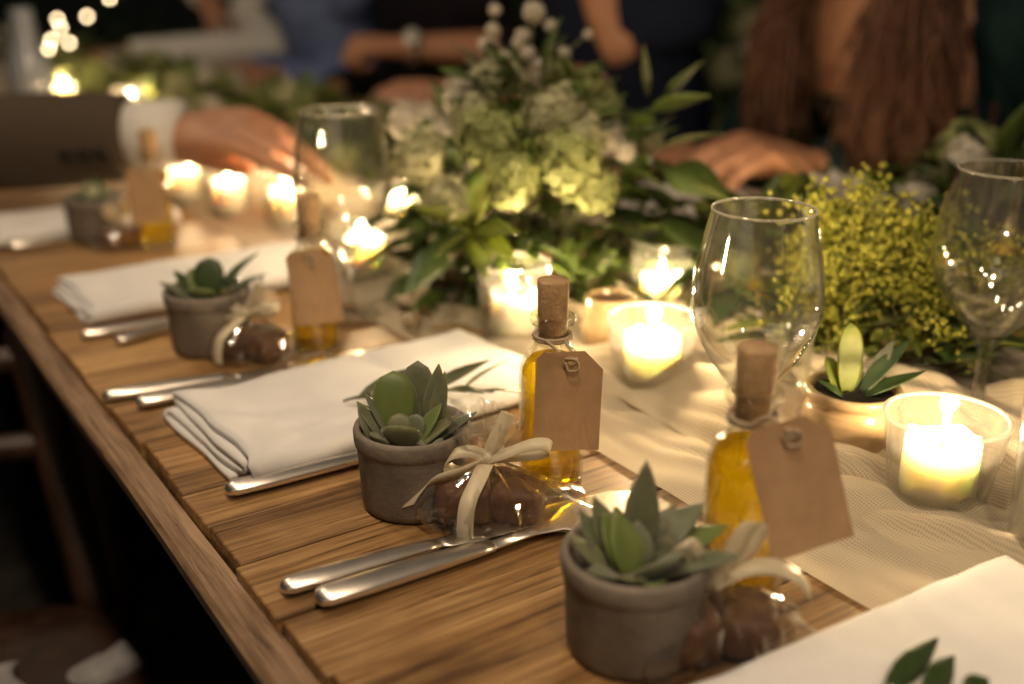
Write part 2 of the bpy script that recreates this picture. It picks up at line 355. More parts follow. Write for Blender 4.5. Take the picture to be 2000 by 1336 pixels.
def gauze_mat():
    m, n, N, L, B = new_mat('gauze_cloth')
    uv = N.new('ShaderNodeUVMap'); uv.uv_map = 'UVMap'
    nzv = noise_node(N, L, 16, 3, .6, uv.outputs[0])
    vm = N.new('ShaderNodeVectorMath'); vm.operation = 'MULTIPLY_ADD'; vm.inputs[1].default_value = (.010, .010, 0)
    L.new(nzv.outputs['Color'], vm.inputs[0]); L.new(uv.outputs[0], vm.inputs[2])
    sx = N.new('ShaderNodeSeparateXYZ'); L.new(vm.outputs[0], sx.inputs[0])
    def thread(sock, per, wid):
        a = N.new('ShaderNodeMath'); a.operation = 'MULTIPLY'; a.inputs[1].default_value = 2 * math.pi / per; L.new(sock, a.inputs[0])
        b = N.new('ShaderNodeMath'); b.operation = 'SINE'; L.new(a.outputs[0], b.inputs[0])
        c = N.new('ShaderNodeMapRange'); c.inputs[1].default_value = wid - .28; c.inputs[2].default_value = wid + .28; L.new(b.outputs[0], c.inputs[0]); return c.outputs[0]
    u = thread(sx.outputs[0], .0021, .05); v = thread(sx.outputs[1], .0019, .1)
    mx = N.new('ShaderNodeMath'); mx.operation = 'MAXIMUM'; L.new(u, mx.inputs[0]); L.new(v, mx.inputs[1])
    al = N.new('ShaderNodeMapRange'); al.inputs[3].default_value = .62; al.inputs[4].default_value = .97; L.new(mx.outputs[0], al.inputs[0])
    B.inputs['Base Color'].default_value = (.76, .66, .48, 1); B.inputs['Roughness'].default_value = .9; B.inputs['Sheen Weight'].default_value = .2
    tl = N.new('ShaderNodeBsdfTranslucent'); tl.inputs[0].default_value = (.76, .64, .44, 1)
    m1 = N.new('ShaderNodeMixShader'); m1.inputs[0].default_value = .35; L.new(B.outputs[0], m1.inputs[1]); L.new(tl.outputs[0], m1.inputs[2])
    tr = N.new('ShaderNodeBsdfTransparent'); m2 = N.new('ShaderNodeMixShader')
    L.new(al.outputs[0], m2.inputs[0]); L.new(tr.outputs[0], m2.inputs[1]); L.new(m1.outputs[0], m2.inputs[2])
    L.new(m2.outputs[0], N['Material Output'].inputs['Surface']); return m
M_gauze = gauze_mat()

# ================================================================== SETTING
tag(add('ground', make_mesh('ground', [(-60, -60, 0), (60, -60, 0), (60, 60, 0), (-60, 60, 0)], [(0, 1, 2, 3)], False), M_ground), None, None, kind='structure')

# ------------------------------------------------------------------ table
X0, X1, Y0, Y1 = .178, 1.215, -.55, 4.3        # cross and along extents of the planked top
table = thing('table', 'long rustic dining table topped with worn brown planks laid crosswise', 'table', (0, 0, 0), TA)
seams = [.36, .432, .490, .559, .614, .665, .701, .765, .85, .935, 1.0]
ys = list(seams); y = seams[0]
while y > Y0: y -= random.uniform(.07, .12); ys.insert(0, y)
y = seams[-1]
while y < Y1: y += random.uniform(.07, .13); ys.append(y)
for i in range(len(ys) - 1):
    g = .0005 if random.random() < .75 else .0018
    if abs(ys[i] - .490) < 1e-6: g = .004
    dz = random.uniform(-.0012, 0); ex = random.uniform(-.004, .003)
    n = 10; v, f = [], []
    # a plank with a slightly ragged end and cupped top
    x0, x1, ya, yb = X0 + ex, X1 + random.uniform(-.004, .004), ys[i] + g, ys[i + 1] - g * .3
    v, f = box(x0, x1, ya, yb, T - .024 + dz, T + dz, .0009)
    v = [(p[0] + nz(p[1] * 30, i) * .002, p[1] + nz(p[0] * 9, i + .5) * .0006, p[2]) for p in v]
    add('plank', make_mesh('plank', v, f, False), M_plank, table)
for x, s in ((X0 - .012, -1), (X1 + .012, 1)):
    segs = 60; mb = MB(); v = []; f = []
    for k in range(segs + 1):
        yy = Y0 + (Y1 - Y0) * k / segs; w = nz(yy * 3, x) * .0025
        a, b = (x - .012 + w, x + .010) if s < 0 else (x - .010, x + .012 + w)
        v += [(a + .002, yy, T - .026), (b, yy, T - .026), (b, yy, T - .010), (a + (.003 if s < 0 else 0), yy, T - .0095), (a, yy, T - .0135)]
        if k:
            q = 5 * k
            for c in range(5): d = (c + 1) % 5; f.append((q - 5 + c, q - 5 + d, q + d, q + c))
    f += [(4, 3, 2, 1, 0), tuple(range(5 * segs, 5 * segs + 5))]
    add('edge_board', make_mesh('edge_board', v, f, False), M_edge, table)
add('under_frame', make_mesh('under_frame', *box(X0 + .035, X1 - .035, Y0 + .02, Y1 - .02, T - .09, T - .0265), False), M_dwood, table)
for yy in (Y0 + .15, 1.55, 2.9, Y1 - .2):
    for xx in (X0 + .12, X1 - .12):
        v, f = loft([((xx, yy, 0), (.025, 0, 0), (0, .025, 0)), ((xx, yy, .3), (.032, 0, 0), (0, .032, 0)), ((xx, yy, .62), (.04, 0, 0), (0, .04, 0)), ((xx, yy, T - .0905), (.042, 0, 0), (0, .042, 0))], 14)
        add('leg', make_mesh('leg', v, f), M_dwood, table)

# ------------------------------------------------------------------ gauze runner
def runner(name, label, c0, c1, a0, a1, base, amp, seed, nx, ny, dens):
    v, f, uvs = [], [], []; tot = 0
    for j in range(ny + 1):
        al = a0 + (a1 - a0) * j / ny
        for i in range(nx + 1):
            t = i / nx
            edge = nz(al * 2.2, seed) * .012
            cr = c0 + edge + (c1 - c0) * t + nz(al * 3.1 + 5, t * 2, seed) * .018 * min(1, t * 4, (1 - t) * 4)
            env = min(1, t * 6 + .1, (1 - t) * 6 + .1)
            h1 = abs(nz(cr * 18 + al * 4.0 + nz(al * 5, cr * 5, seed) * 1.2, al * 2.4, seed))
            h2 = abs(nz(cr * 40 + al * 9, al * 7 - cr * 10, seed + 3)) * .95
            h3 = nz(cr * 14 - al * 20, al * 9, seed + 9) * .35
            h = base + amp * env * max(0, h1 * 1.5 + h2 + h3)
            v.append(tb(al, cr, h)); uvs.append((cr * dens, al * dens))
    for j in range(ny):
        for i in range(nx):
            a = j * (nx + 1) + i; f.append((a, a + 1, a + nx + 2, a + nx + 1))
    me = make_mesh('gauze', v, f); uvl = me.uv_layers.new(name='UVMap')
    idx = np.zeros(len(me.loops), dtype=np.int32); me.loops.foreach_get('vertex_index', idx)
    uvl.data.foreach_set('uv', np.array(uvs, dtype=np.float32)[idx].ravel())
    return tag(add(name, me, M_gauze), label, 'table runner')
runner('gauze_runner', 'crumpled cream gauze runner along the middle of the table', .455, .93, -.3, 3.9, 0.0015, .017, 1.7, 150, 760, 1.0)
runner('gauze_scarf', 'loose second gauze layer rucked in folds under the candle glasses', .52, .80, -.1, 1.9, 0.006, .030, 8.3, 120, 480, 1.0)

# ================================================================== TABLEWARE
def disc_fan(n, r, z):  # closed flat disc
    return [(r * math.cos(2 * math.pi * k / n), r * math.sin(2 * math.pi * k / n), z) for k in range(n)] + [(0, 0, z)], [(k, (k + 1) % n, n) for k in range(n)]

# ---- leaves
def thick_leaf(L, W, th=.12, point=1.0, cup=.25, curl=0.0, n=11):
    v, f = [], []; per = 10
    for i in range(n + 1):
        t = i / n
        if point < 1: w = math.sqrt(max(0, 1 - ((t - .58) / (.62 if t < .58 else .42)) ** 2)) * W / 2
        else: w = math.sin(math.pi * (t * .9 + .1) ** .95) ** .8 * W / 2
        w = max(w, .0004 if i in (0, n) else W * .06)
        y = L * t; zc = curl * L * t * t
        for k in range(per):
            a = 2 * math.pi * k / per; x = w * math.cos(a)
            z = zc + math.sin(a) * w * th * 2 + cup * abs(x) * abs(x) / max(W / 2, 1e-5)
            v.append((x, y, z))
    for i in range(n):
        for k in range(per):
            l = (k + 1) % per; f.append((i * per + k, i * per + l, (i + 1) * per + l, (i + 1) * per + k))
    f += [tuple(range(per - 1, -1, -1)), tuple(range(n * per, n * per + per))]
    return v, f
def flat_leaf(L, W, droop=.2, fold=.2, n=6, point=.8, thick=.0005):
    top, v, f = [], [], []
    for i in range(n + 1):
        t = i / n; w = max(math.sin(math.pi * t ** point) * W / 2, .0003); y = L * t; z = -droop * L * t * t
        top.append([(-w, y, z + fold * w), (0, y, z), (w, y, z + fold * w)])
    for row in top: v += row
    for row in top: v += [(x, y, z - thick) for x, y, z in row]
    m = 3 * (n + 1)
    for i in range(n):
        for k in range(2):
            a = 3 * i + k; f.append((a, a + 1, a + 4, a + 3)); f.append((m + a + 3, m + a + 4, m + a + 1, m + a))
        a = 3 * i; f.append((a, a + 3, m + a + 3, m + a)); f.append((a + 2, m + a + 2, m + a + 5, a + 5))
    return v, f
LEAVES = {}
def leaf_obj(parent, loc, az, tilt, L, W, mat, roll=0.0, kind='thick', th=.12, point=1.0, cup=.25, curl=0.0, name='leaf'):
    key = (kind, round(L, 4), round(W, 4), th, point, cup, curl, mat.name)
    if key not in LEAVES:
        v, f = thick_leaf(L, W, th, point, cup, curl) if kind == 'thick' else flat_leaf(L, W, th, cup, point=point)
        me = make_mesh('leaf', v, f); me.materials.append(mat); LEAVES[key] = me
    return add(name, LEAVES[key], None, parent, loc, (R(tilt), R(roll), R(az)))

def leaf_dir(parent, p, d, L, W, mat, rnd, point=.8, droop=.25):
    d = Vector(d).normalized(); az = math.degrees(math.atan2(-d.x, d.y)); ti = math.degrees(math.asin(max(-1, min(1, d.z))))
    return leaf_obj(parent, p, az, ti, round(L, 2), round(W, 3), mat, rnd.uniform(-40, 40), 'flat', droop, point, .25)
# ---- pots
POT = [(.0, .000), (.0318, .000), (.0340, .0016), (.0352, .006), (.0371, .044), (.0374, .0455), (.0384, .0465), (.0389, .049), (.0392, .0555), (.0384, .0580), (.0365, .0585), (.0345, .0575), (.0340, .052), (.0325, .0495), (.0, .0495)]
pot_me = make_mesh('pot', *lathe(POT, 56, wob=lambda a, z: .006 * math.sin(a * 2 + 1)))
soil_v, soil_f = [], []
for i in range(8):
    for k in range(28):
        a = 2 * math.pi * k / 28; r = .0339 * i / 7; soil_v.append((r * math.cos(a), r * math.sin(a), .0475 + nz(r * 300 * math.cos(a), r * 300 * math.sin(a)) * .003))
for i in range(7):
    for k in range(28): l = (k + 1) % 28; soil_f.append((i * 28 + k, i * 28 + l, i * 28 + 28 + l, i * 28 + 28 + k))
soil_me = make_mesh('soil', soil_v, soil_f)
def pot(label, p, rz, scale, leaves, lf=1.0, wf=1.22):
    o = thing('succulent_pot', label, 'potted plant', p, rz, 'clay pots of succulents', scale)
    add('pot', pot_me, M_pot, o); add('soil', soil_me, M_soil, o)
    for (x, y, az, tilt, L, W, mat, pt, cup, curl) in leaves:
        leaf_obj(o, (x / 100, y / 100, .0475), az, tilt, L * lf / 100, W * wf / 100, mat, 0, 'thick', .13, pt, cup, curl)
    return o
b_, g_, o_ = M_sucB, M_sucG, M_sucO
pot2_leaves = [(-.9, .3, 8, 74, 4.4, 2.3, b_, .8, .1, 0), (.25, .9, -2, 80, 4.9, 1.8, g_, .8, .15, 0), (1.2, .6, -16, 78, 4.8, 1.25, g_, 1, .7, 0), (1.35, .3, -24, 74, 4.4, 1.0, o_, 1, .7, 0),
    (-.4, -1.1, 172, 62, 2.1, 2.1, o_, .8, .15, 0), (-1.5, -.4, 62, 50, 3.2, 1.2, g_, 1, .5, 0), (-1.9, -.7, 48, 58, 2.9, 1.2, g_, 1, .4, 0), (-1.3, 0, 70, 62, 3.4, 1.0, g_, 1, .5, 0),
    (.5, -.6, -48, 52, 2.9, 1.0, b_, 1, .5, 0), (.6, -1.0, -66, 34, 3.1, 1.1, o_, 1, .4, 0), (1.3, -.5, -68, 30, 3.4, .95, g_, 1, .5, 0), (-.6, -.5, 8, 66, 1.9, 1.25, o_, .8, .2, 0),
    (.15, -.4, -12, 70, 1.8, 1.1, g_, .8, .2, 0), (.9, .9, -30, 48, 2.2, 1.0, o_, 1, .4, 0), (-.2, .9, 20, 60, 2.4, 1.1, g_, 1, .3, 0), (-1.2, -1.0, 120, 40, 1.6, 1.1, o_, .8, .3, 0), (.9, -1.4, -120, 35, 1.4, .9, g_, .8, .3, 0)]
pot1_leaves = [(.3, .4, -12, 74, 6.0, 1.35, g_, 1, .45, .05), (.0, .7, 6, 78, 4.6, 1.0, g_, 1, .5, 0), (.6, .3, -62, 46, 4.8, 1.9, g_, 1, .3, -.15), (.8, -.2, -78, 34, 5.0, 1.8, b_, 1, .3, -.12), (.5, -.8, -104, 22, 5.4, 1.7, g_, 1, .3, 0),
    (.2, -1.0, -138, 44, 3.8, 2.0, g_, 1, .25, 0), (-.3, -.8, 26, 60, 3.6, 1.5, b_, 1, .4, 0), (-.7, -.4, 40, 62, 3.5, 1.4, b_, 1, .45, 0), (-1.1, .3, 34, 60, 4.0, 1.3, g_, 1, .45, 0), (-1.5, 0, 48, 55, 3.6, 1.2, g_, 1, .4, 0),
    (-1.4, -.8, 72, 40, 3.0, 1.2, o_, 1, .4, 0), (-.9, -1.3, 120, 30, 2.6, 1.2, g_, 1, .4, 0), (-.3, -1.6, 168, 38, 2.0, 1.2, o_, .8, .3, 0), (.4, -1.7, -165, 30, 1.8, 1.1, b_, .8, .3, 0), (1.0, .9, -40, 50, 3.4, 1.3, g_, 1, .4, 0),
    (-.6, .9, 14, 62, 3.0, 1.1, o_, 1, .4, 0), (.1, -.3, 0, 70, 2.8, 1.3, g_, 1, .4, 0), (-2.0, -.2, 84, 52, 2.8, 1.1, o_, 1, .4, 0)]
pot3_leaves = [(.2, .2, -5, 72, 3.8, 2.3, M_leafD, .8, .15, 0), (-.6, -.2, 55, 40, 3.8, 1.5, M_leafD, 1, .3, 0), (-1.0, -.6, 75, 28, 3.8, 1.3, g_, 1, .3, 0), (-.1, -1.0, 170, 45, 2.6, 2.2, b_, .8, .2, 0), (-.6, .2, 30, 60, 3.0, 1.5, b_, .8, .2, 0),
    (.9, 0, -55, 48, 4.6, 1.2, M_leafD, 1, .3, -.1), (1.2, -.3, -72, 36, 5.0, 1.1, g_, 1, .3, -.25), (1.0, .4, -58, 58, 5.4, 1.2, M_leafD, 1, .3, -.35), (.6, -.8, -110, 32, 2.6, 1.3, o_, .8, .3, 0), (.1, .8, 5, 62, 2.8, 1.4, g_, .8, .2, 0)]
pot('grey clay pot with pointed silvery green leaves next to the leaning tag', at(1234, 1258), 0, 1.0, pot1_leaves, .92, 1.3)
pot('grey clay pot of round and pointed succulent leaves beside the bow-tied parcel', at(810, 978), 0, .985, [(x * 1.25, y * 1.15) + q for x, y, *q in [(a[0], a[1], *a[2:]) for a in pot2_leaves] for q in [tuple(q)]], 1.0, 1.3)
pot('grey clay pot with dark drooping leaves by the napkin with no sprig', at(415, 678), R(8), 1.0, pot3_leaves)
pot('grey clay pot of dark leaves under the tweed sleeve', at(192, 466), R(50), .96, [(x, y, az * .9 + 20, t, L * .8, W, M_leafD if i % 2 else g_, p, c, k) for i, (x, y, az, t, L, W, m, p, c, k) in enumerate(pot3_leaves)])

# ---- oil bottles
BODY = .0222
out = [(.0, .0), (.0195, .0), (.0215, .0012), (BODY, .004), (BODY, .082), (.0216, .089), (.0190, .0955), (.0148, .1005), (.0122, .104), (.0115, .108), (.0115, .1185), (.0120, .1195), (.0146, .1200), (.0152, .1225), (.0148, .1250), (.0128, .1258),
       (.0103, .1250), (.0098, .121), (.0096, .106), (.0130, .0995), (.0172, .0945), (.0200, .088), (.0206, .082), (.0206, .009), (.0185, .0065), (.0, .006)]
glass_me = make_mesh('bottle_glass', *lathe(out, 56))
oil_me = make_mesh('oil', *lathe([(.0, .0068), (.0180, .0072), (.0203, .0095), (.0203, .082), (.0196, .0875), (.0168, .0935), (.0150, .0955), (.0, .0955)], 56))
base_me = make_mesh('bottle_base', *lathe([(.0, .0008), (.0190, .0008), (.0212, .003), (.0218, .006), (.0202, .0062), (.0, .0058)], 48))
cork_me = make_mesh('cork', *lathe([(.0, .109), (.0088, .109), (.0095, .1100), (.0106, .148), (.0102, .1492), (.0, .1494)], 32, wob=lambda a, z: .012 * math.sin(a * 5 + z * 300)))
def ring_path(r, z, tilt, n=26, turns=1.0, start=0.0, rise=0.0):
    return [(r * math.cos(start + 2 * math.pi * turns * k / n), r * math.sin(start + 2 * math.pi * turns * k / n), z + tilt * math.sin(start + 2 * math.pi * turns * k / n) + rise * k / n) for k in range(n + 1)]
def tag_mesh(w, h, cut, bend, hole=.0022):
    # clipped-corner tag, origin at the hole, hanging towards -z, with a real hole
    nx, nyy = 10, 16; zt = .008
    def P(x, z): return (x, -bend * ((z - zt) / h) ** 2 * 1.0 + .0015 * math.sin(x * 90), z)
    outer = []
    pts = [(-w / 2, zt - h), (w / 2, zt - h), (w / 2, zt - cut), (w / 2 - cut, zt), (-w / 2 + .005, zt), (-w / 2, zt - .005)]
    ring_o = []
    segs = [(pts[i], pts[(i + 1) % 6]) for i in range(6)]
    for (a, b) in segs:
        L = math.dist(a, b); k = max(2, int(L / .006))
        for j in range(k): t = j / k; ring_o.append((a[0] + (b[0] - a[0]) * t, a[1] + (b[1] - a[1]) * t))
    n = len(ring_o); rows = 9; v, f = [], []
    for r in range(rows + 1):
        t = r / rows
        for k in range(n):
            ang = math.atan2(ring_o[k][1], ring_o[k][0])
            hx, hz = hole * math.cos(ang), hole * math.sin(ang)
            v.append(P(hx + (ring_o[k][0] - hx) * t, hz + (ring_o[k][1] - hz) * t))
    m = len(v); v += [(x, y + .0004, z) for x, y, z in v]
    for r in range(rows):
        for k in range(n):
            l = (k + 1) % n; a, b, c, d = r * n + k, r * n + l, (r + 1) * n + l, (r + 1) * n + k
            f.append((a, b, c, d)); f.append((m + d, m + c, m + b, m + a))
    for k in range(n):
        l = (k + 1) % n; a = rows * n
        f.append((a + k, a + l, m + a + l, m + a + k)); f.append((l, k, m + k, m + l))
    return make_mesh('tag', v, f, False)
tag_me = tag_mesh(.044, .068, .0125, .004)
eye_me = make_mesh('eyelet', *lathe([(.0024, -.0004), (.0050, -.0004), (.0051, 0), (.0050, .0006), (.0024, .0006)], 24, closed=True))
def bottle(label, p, tag_x, tag_z, tag_yaw, tag_roll, scale=1.0, rz=0.0, tag_y=-.0245, tag_tilt=0.0, swap=False):
    o = thing('oil_bottle', label, 'bottle', p, rz, 'bottles of olive oil', scale)
    add('glass', glass_me, M_bglass, o); add('oil', oil_me, M_oil, o); add('base', base_me, M_sglass, o); add('cork', cork_me, M_cork, o)
    t = add('tag', tag_me, M_kraft, o, (tag_x, tag_y, tag_z), (R(tag_tilt), R(tag_roll), R(tag_yaw)))
    add('eyelet', eye_me, M_kraft, t, (0, -.0008, 0), (R(90), 0, 0))
    mb = MB(); mb.put(*tube(ring_path(.0125, .109, .0008, turns=2.3, rise=.004), .0012, 6))
    mb.put(*tube(smooth_path([(-.004, -.0125, .111), (tag_x * .5 - .002, -.019, tag_z + .006), (tag_x, tag_y - .002, tag_z), (tag_x + .004, tag_y + .001, tag_z + .003), (tag_x + .001, -.016, .106), (.008, -.0115, .110)]), .0012, 6))
    mb.put(*tube(smooth_path([(tag_x - .003, tag_y - .0022, tag_z + .004), (tag_x + .004, tag_y - .003, tag_z + .003), (tag_x + .005, tag_y - .003, tag_z - .003), (tag_x - .001, tag_y - .0035, tag_z - .004), (tag_x - .003, tag_y - .003, tag_z + .001)]), .0008, 6))
    add('twine', mb.mesh('twine'), M_twine, o); return o
bottle('olive oil bottle with an upright kraft tag behind the bow-tied parcel', at(1075, 948), .0105, .1005, 4, 2, 1.0)
bottle('olive oil bottle whose kraft tag leans outwards beside the folded cream gauze', at(1440, 1174), .0120, .1125, 8, -13, 1.04, 0, -.027, -8)
bottle('olive oil bottle with a blank tag beside the pot of drooping leaves', at(620, 684), .0035, .0965, -4, -6, .98)
bottle('olive oil bottle with a blank tag standing below the white shirt cuff', at(312, 482), .0, .098, 6, 0, .98)

# ---- gift parcels
def parcel(label, p, rz, scale=1.0, seed=1, bow=0):
    o = thing('sweet_parcel', label, 'gift parcel', p, rz, 'sweets wrapped in clear film', scale)
    rnd = random.Random(seed)
    def lump(cx, cy, cz, sx, sy, sz, rot):
        v, f = sphere((0, 0, 0), 1, 18, 12); out = []
        for q in v:
            q = Vector([math.copysign(abs(c) ** .42, c) for c in q]); k = 1 + .09 * nz(q.x * 2 + seed, q.y * 2, q.z * 2 + cx * 100)
            q = Vector((q.x * sx * k, q.y * sy * k, q.z * sz * k)); q.rotate(Euler((0, 0, rot))); out.append(q + Vector((cx, cy, cz)))
        return make_mesh('chocolate', out, f)
    for a in ((-.0165, -.002, .0165, .0185, .0185, .0140, .15), (.0195, .001, .0155, .0165, .018, .0130, -.2), (.003, .014, .0145, .016, .012, .013, .1)):
        add('chocolate', lump(*a), M_choc, o)
    # film: pinched to a knot, flared above, creased
    v, f = [], []; n = 48; spk = [rnd.uniform(0, 6.28) for _ in range(4)]; fold_ = [rnd.uniform(-1, 1) for _ in range(48)]; rows = [(.0, .0006), (.028, .0006), (.040, .002), (.043, .008), (.042, .016), (.038, .024), (.029, .031), (.017, .0365), (.0075, .041), (.0045, .0445), (.0075, .048), (.014, .055), (.021, .064), (.024, .070)]
    for i, (r, z) in enumerate(rows):
        for k in range(n):
            a = 2 * math.pi * k / n
            ex = 1.0 + .20 * abs(math.cos(a)) ** 3 if z < .03 else 1.0
            cre = .17 if z > .03 else .09
            w = 1 + cre * nz(math.cos(a) * 3.2 + seed, math.sin(a) * 3.2, z * 40) + cre * 1.1 * nz(math.cos(a) * 9 + seed, math.sin(a) * 9, z * 25)
            w += (.22 if z > .03 else .07) * fold_[k] + (.30 * sum(max(0, 1 - abs((a - q + 3.1416) % 6.2832 - 3.1416) / .22) for q in spk) if z < .02 else 0); rr = r * w * (1 + rnd.uniform(-.03, .03)); zz = z + (.010 * nz(math.cos(a) * 4, math.sin(a) * 4, seed + 4) if z > .05 else 0) + (.004 * nz(math.cos(a) * 5 + 3, math.sin(a) * 5, seed) if .003 < z < .03 else 0)
            lean = max(0, z - .04) * .35
            v.append((rr * ex * math.cos(a) - lean * .6, rr * .78 * math.sin(a) + lean, max(zz, .0006)))
    for i in range(len(rows) - 1):
        for k in range(n): l = (k + 1) % n; f.append((i * n + k, i * n + l, (i + 1) * n + l, (i + 1) * n + k))
    add('film', make_mesh('film', v, [t for q in f for t in ((q[0], q[1], q[2]), (q[0], q[2], q[3]))], False), M_cello, o)
    K = Vector((0, -.002, .0445)); cm = .01
    def rib(name, pts, wd, width=.0092, parent=None):
        P = smooth_path([K + Vector(q) * cm for q in pts], 7)
        W = smooth_path(wd if isinstance(wd, list) else [wd] * len(pts), 7)
        return add(name, make_mesh(name, *strip(P, W, width)), M_ribbon, parent or rb)
    knot = sphere((0, 0, 0), .0042, 12, 8, (1, 1, 1.1))
    rb = add('ribbon', make_mesh('ribbon', *knot), M_ribbon, o, K)
    K = Vector((0, 0, 0))
    if bow == 0:
        rib('loop', [(0, 0, 0), (1.2, -.3, .55), (2.7, -.5, 1.3), (3.7, -.4, 1.35), (4.0, -.1, .85), (3.2, .25, .35), (1.6, .2, .15), (0, 0, 0)], (.15, .8, .55))
        rib('loop', [(0, 0, 0), (-1.0, -.3, .55), (-2.1, -.5, .45), (-2.65, -.5, -.3), (-2.0, -.3, -.95), (-1.0, -.1, -.55), (0, 0, 0)], (.25, .75, .6))
        rib('tail', [(0, 0, 0), (.35, .3, 1.0), (.9, .6, 2.2), (1.2, .7, 2.9)], [(1, -.2, -.1), (1, -.2, -.2), (1, -.2, -.3), (1, -.3, -.3)])
        rib('tail', [(-.2, -.1, -.2), (-1.8, -.9, -.7), (-3.4, -1.2, -1.2), (-4.5, -1.5, -2.2), (-5.0, -1.6, -2.9)], [(.1, -.6, 1), (.3, -.4, 1), (.5, -.3, 1), (.9, -.3, .7), (1, -.2, .5)], .010)
        rib('tail', [(-.1, -.2, -.2), (-.45, -1.5, -.8), (-.9, -2.8, -1.7), (-1.05, -3.25, -3.0), (-1.05, -3.35, -4.2)], (1, 0, -.05), .0105)
    else:
        rib('loop', [(0, 0, 0), (.5, -.2, 1.6), (1.1, -.3, 3.1), (1.7, -.2, 3.6), (2.0, 0, 3.0), (1.5, .1, 1.6), (.4, 0, .4), (0, 0, 0)], (.95, .3, -.3), .012)
        rib('loop', [(0, 0, 0), (-1.0, -.2, 1.3), (-1.7, -.2, 2.4), (-2.2, -.1, 2.3), (-2.0, .1, 1.3), (-.9, 0, .3), (0, 0, 0)], (.85, .3, .5), .011)
        rib('tail', [(0, 0, 0), (1.4, -.2, .9), (2.9, -.3, 1.0), (4.2, -.4, .4), (4.9, -.4, -.5)], (.1, .85, .5), .010)
    return o
parcel('parcel of brown sweets tied with a cream bow beside the round-leaved pot', at(955, 1012), R(-6), 1.0, 2, 0)
parcel('parcel of brown sweets with tall ribbon loops against the foremost napkin', at(1388, 1272, .0), R(4), .98, 5, 1)
parcel('parcel of brown sweets beside the pot with dark drooping leaves', at(490, 696), R(-25), .95, 4, 0)
parcel('parcel of brown sweets between the dark-leaved pot and the cuff-side bottle', at(240, 482), R(40), .8, 7, 1)

# ---- napkins
def napkin(label, along, cross, rz, seed, wx=.265, wy=.152, kind=0):
    o = thing('napkin', label, 'napkin', tb(along, cross), TA + rz, 'folded white napkins')
    prof = []
    def arc(cx, cz, r, a0, a1, n=5):
        for k in range(n + 1): a = R(a0 + (a1 - a0) * k / n); prof.append((cx + r * math.cos(a), cz + r * math.sin(a)))
    h = wy / 2
    def line(x0, x1, z, n=14):
        for k in range(1, n): prof.append((x0 + (x1 - x0) * k / n, z))
    prof.append((-h + .018, .0030)); line(-h + .018, h - .004, .0030); arc(h - .004, .0057, .0027, -90, 90)
    line(h - .004, -h + .012, .0084); arc(-h + .012, .0111, .0027, 270, 90)
    line(-h + .012, h - .003, .0138); arc(h - .003, .0165, .0027, -90, 90)
    line(h - .003, -h + .008, .0192); arc(-h + .008, .0105, .0087, 90, 200, 8); prof.append((-h + .0005, .0045))
    nx = 46; v, f = [], []; m = len(prof)
    for i in range(nx + 1):
        t = i / nx
        for k, (py, pz) in enumerate(prof):
            lay = pz / .0192
            x = -wx / 2 + wx * t
            skew = (-.012 * (1 - lay) + .006 * nz(py * 20, seed, lay * 3)) * (1 - t) ** 6
            skew += (.004 * nz(py * 30, lay * 4, seed)) * t ** 8
            yy = py + nz(x * 7, seed, lay) * .0014 * (1 if abs(py) > h * .9 else .4) + py * .05 * (1 - t) * (kind == 0)
            zz = pz * (.92 + .12 * nz(x * 9 + seed, py * 6) + .06 * nz(x * 40, py * 35, seed)) + (.004 * lay * math.exp(-((t) / .10) ** 2) if kind == 0 else 0)
            zz += lay * (.0014 * nz(x * 26 + 3, py * 18, seed) - .0012 * math.exp(-((x - .03) / .0025) ** 2) - .0010 * math.exp(-(py / .0025) ** 2))
            v.append((x + skew, yy, max(zz, .0026)))
    for i in range(nx):
        for k in range(m - 1): a = i * m + k; f.append((a, a + 1, a + m + 1, a + m))
    me = make_mesh('cloth', v, f); ob = add('cloth', me, M_linen, o)
    s = ob.modifiers.new('thick', 'SOLIDIFY'); s.thickness = .0048; s.offset = 0
    return o
napkin('folded white napkin with an olive sprig behind the round-leaved pot', .727, .352, R(3), 2.2, wx=.268, wy=.142)
napkin('folded white napkin with dark olive leaves at the leaning-tag bottle', .224, .408, R(-4), 5.1, wx=.25, wy=.145, kind=1)
napkin('folded white napkin with no sprig behind the pot of drooping leaves', 1.130, .352, R(2), 7.4, wx=.27, wy=.125, kind=1)
napkin('folded white napkin beside the dark-leaved pot under the tweed sleeve', 1.49, .290, R(2), 3.3, wx=.26, wy=.12, kind=1)
napkin('folded white napkin on the guests\' far side behind the tall flower bowl', 2.55, 1.02, R(0), 9.3, wx=.24, kind=1)

def sprig(label, base, rz, n, L, mat, spread=.06, up=.0, seed=1, group='olive sprigs'):
    o = thing('olive_sprig', label, 'sprig', base, rz, group); rnd = random.Random(seed)
    pts = smooth_path([(0, 0, .001), (.02, .004, .004), (.05, .002, .004), (.085, .006, .006), (.115, .003, .004)], 5)
    add('stem', make_mesh('stem', *tube(pts, [.0011] * len(pts), 6)), M_stem, o)
    for i in range(n):
        k = int((i + .5) / n * (len(pts) - 1)); s = 1 if i % 2 else -1
        az = -90 + s * rnd.uniform(22, 55); l = L * rnd.uniform(.75, 1.05)
        leaf_obj(o, pts[k], az, rnd.uniform(4, 22) + up, round(l, 3), round(l * .2, 3), mat, rnd.uniform(-25, 25), 'flat', .12, .8, .25)
    return o
sprig('olive sprig lying on the white napkin behind the round-leaved pot', at(672, 785, .0235), R(4), 9, .062, M_leafO, seed=4, up=6)
o = thing('olive_sprig', 'dark olive leaves lying on the napkin nearest the leaning-tag bottle', 'sprig', at(1800, 1360, .0225), 0, 'olive sprigs')
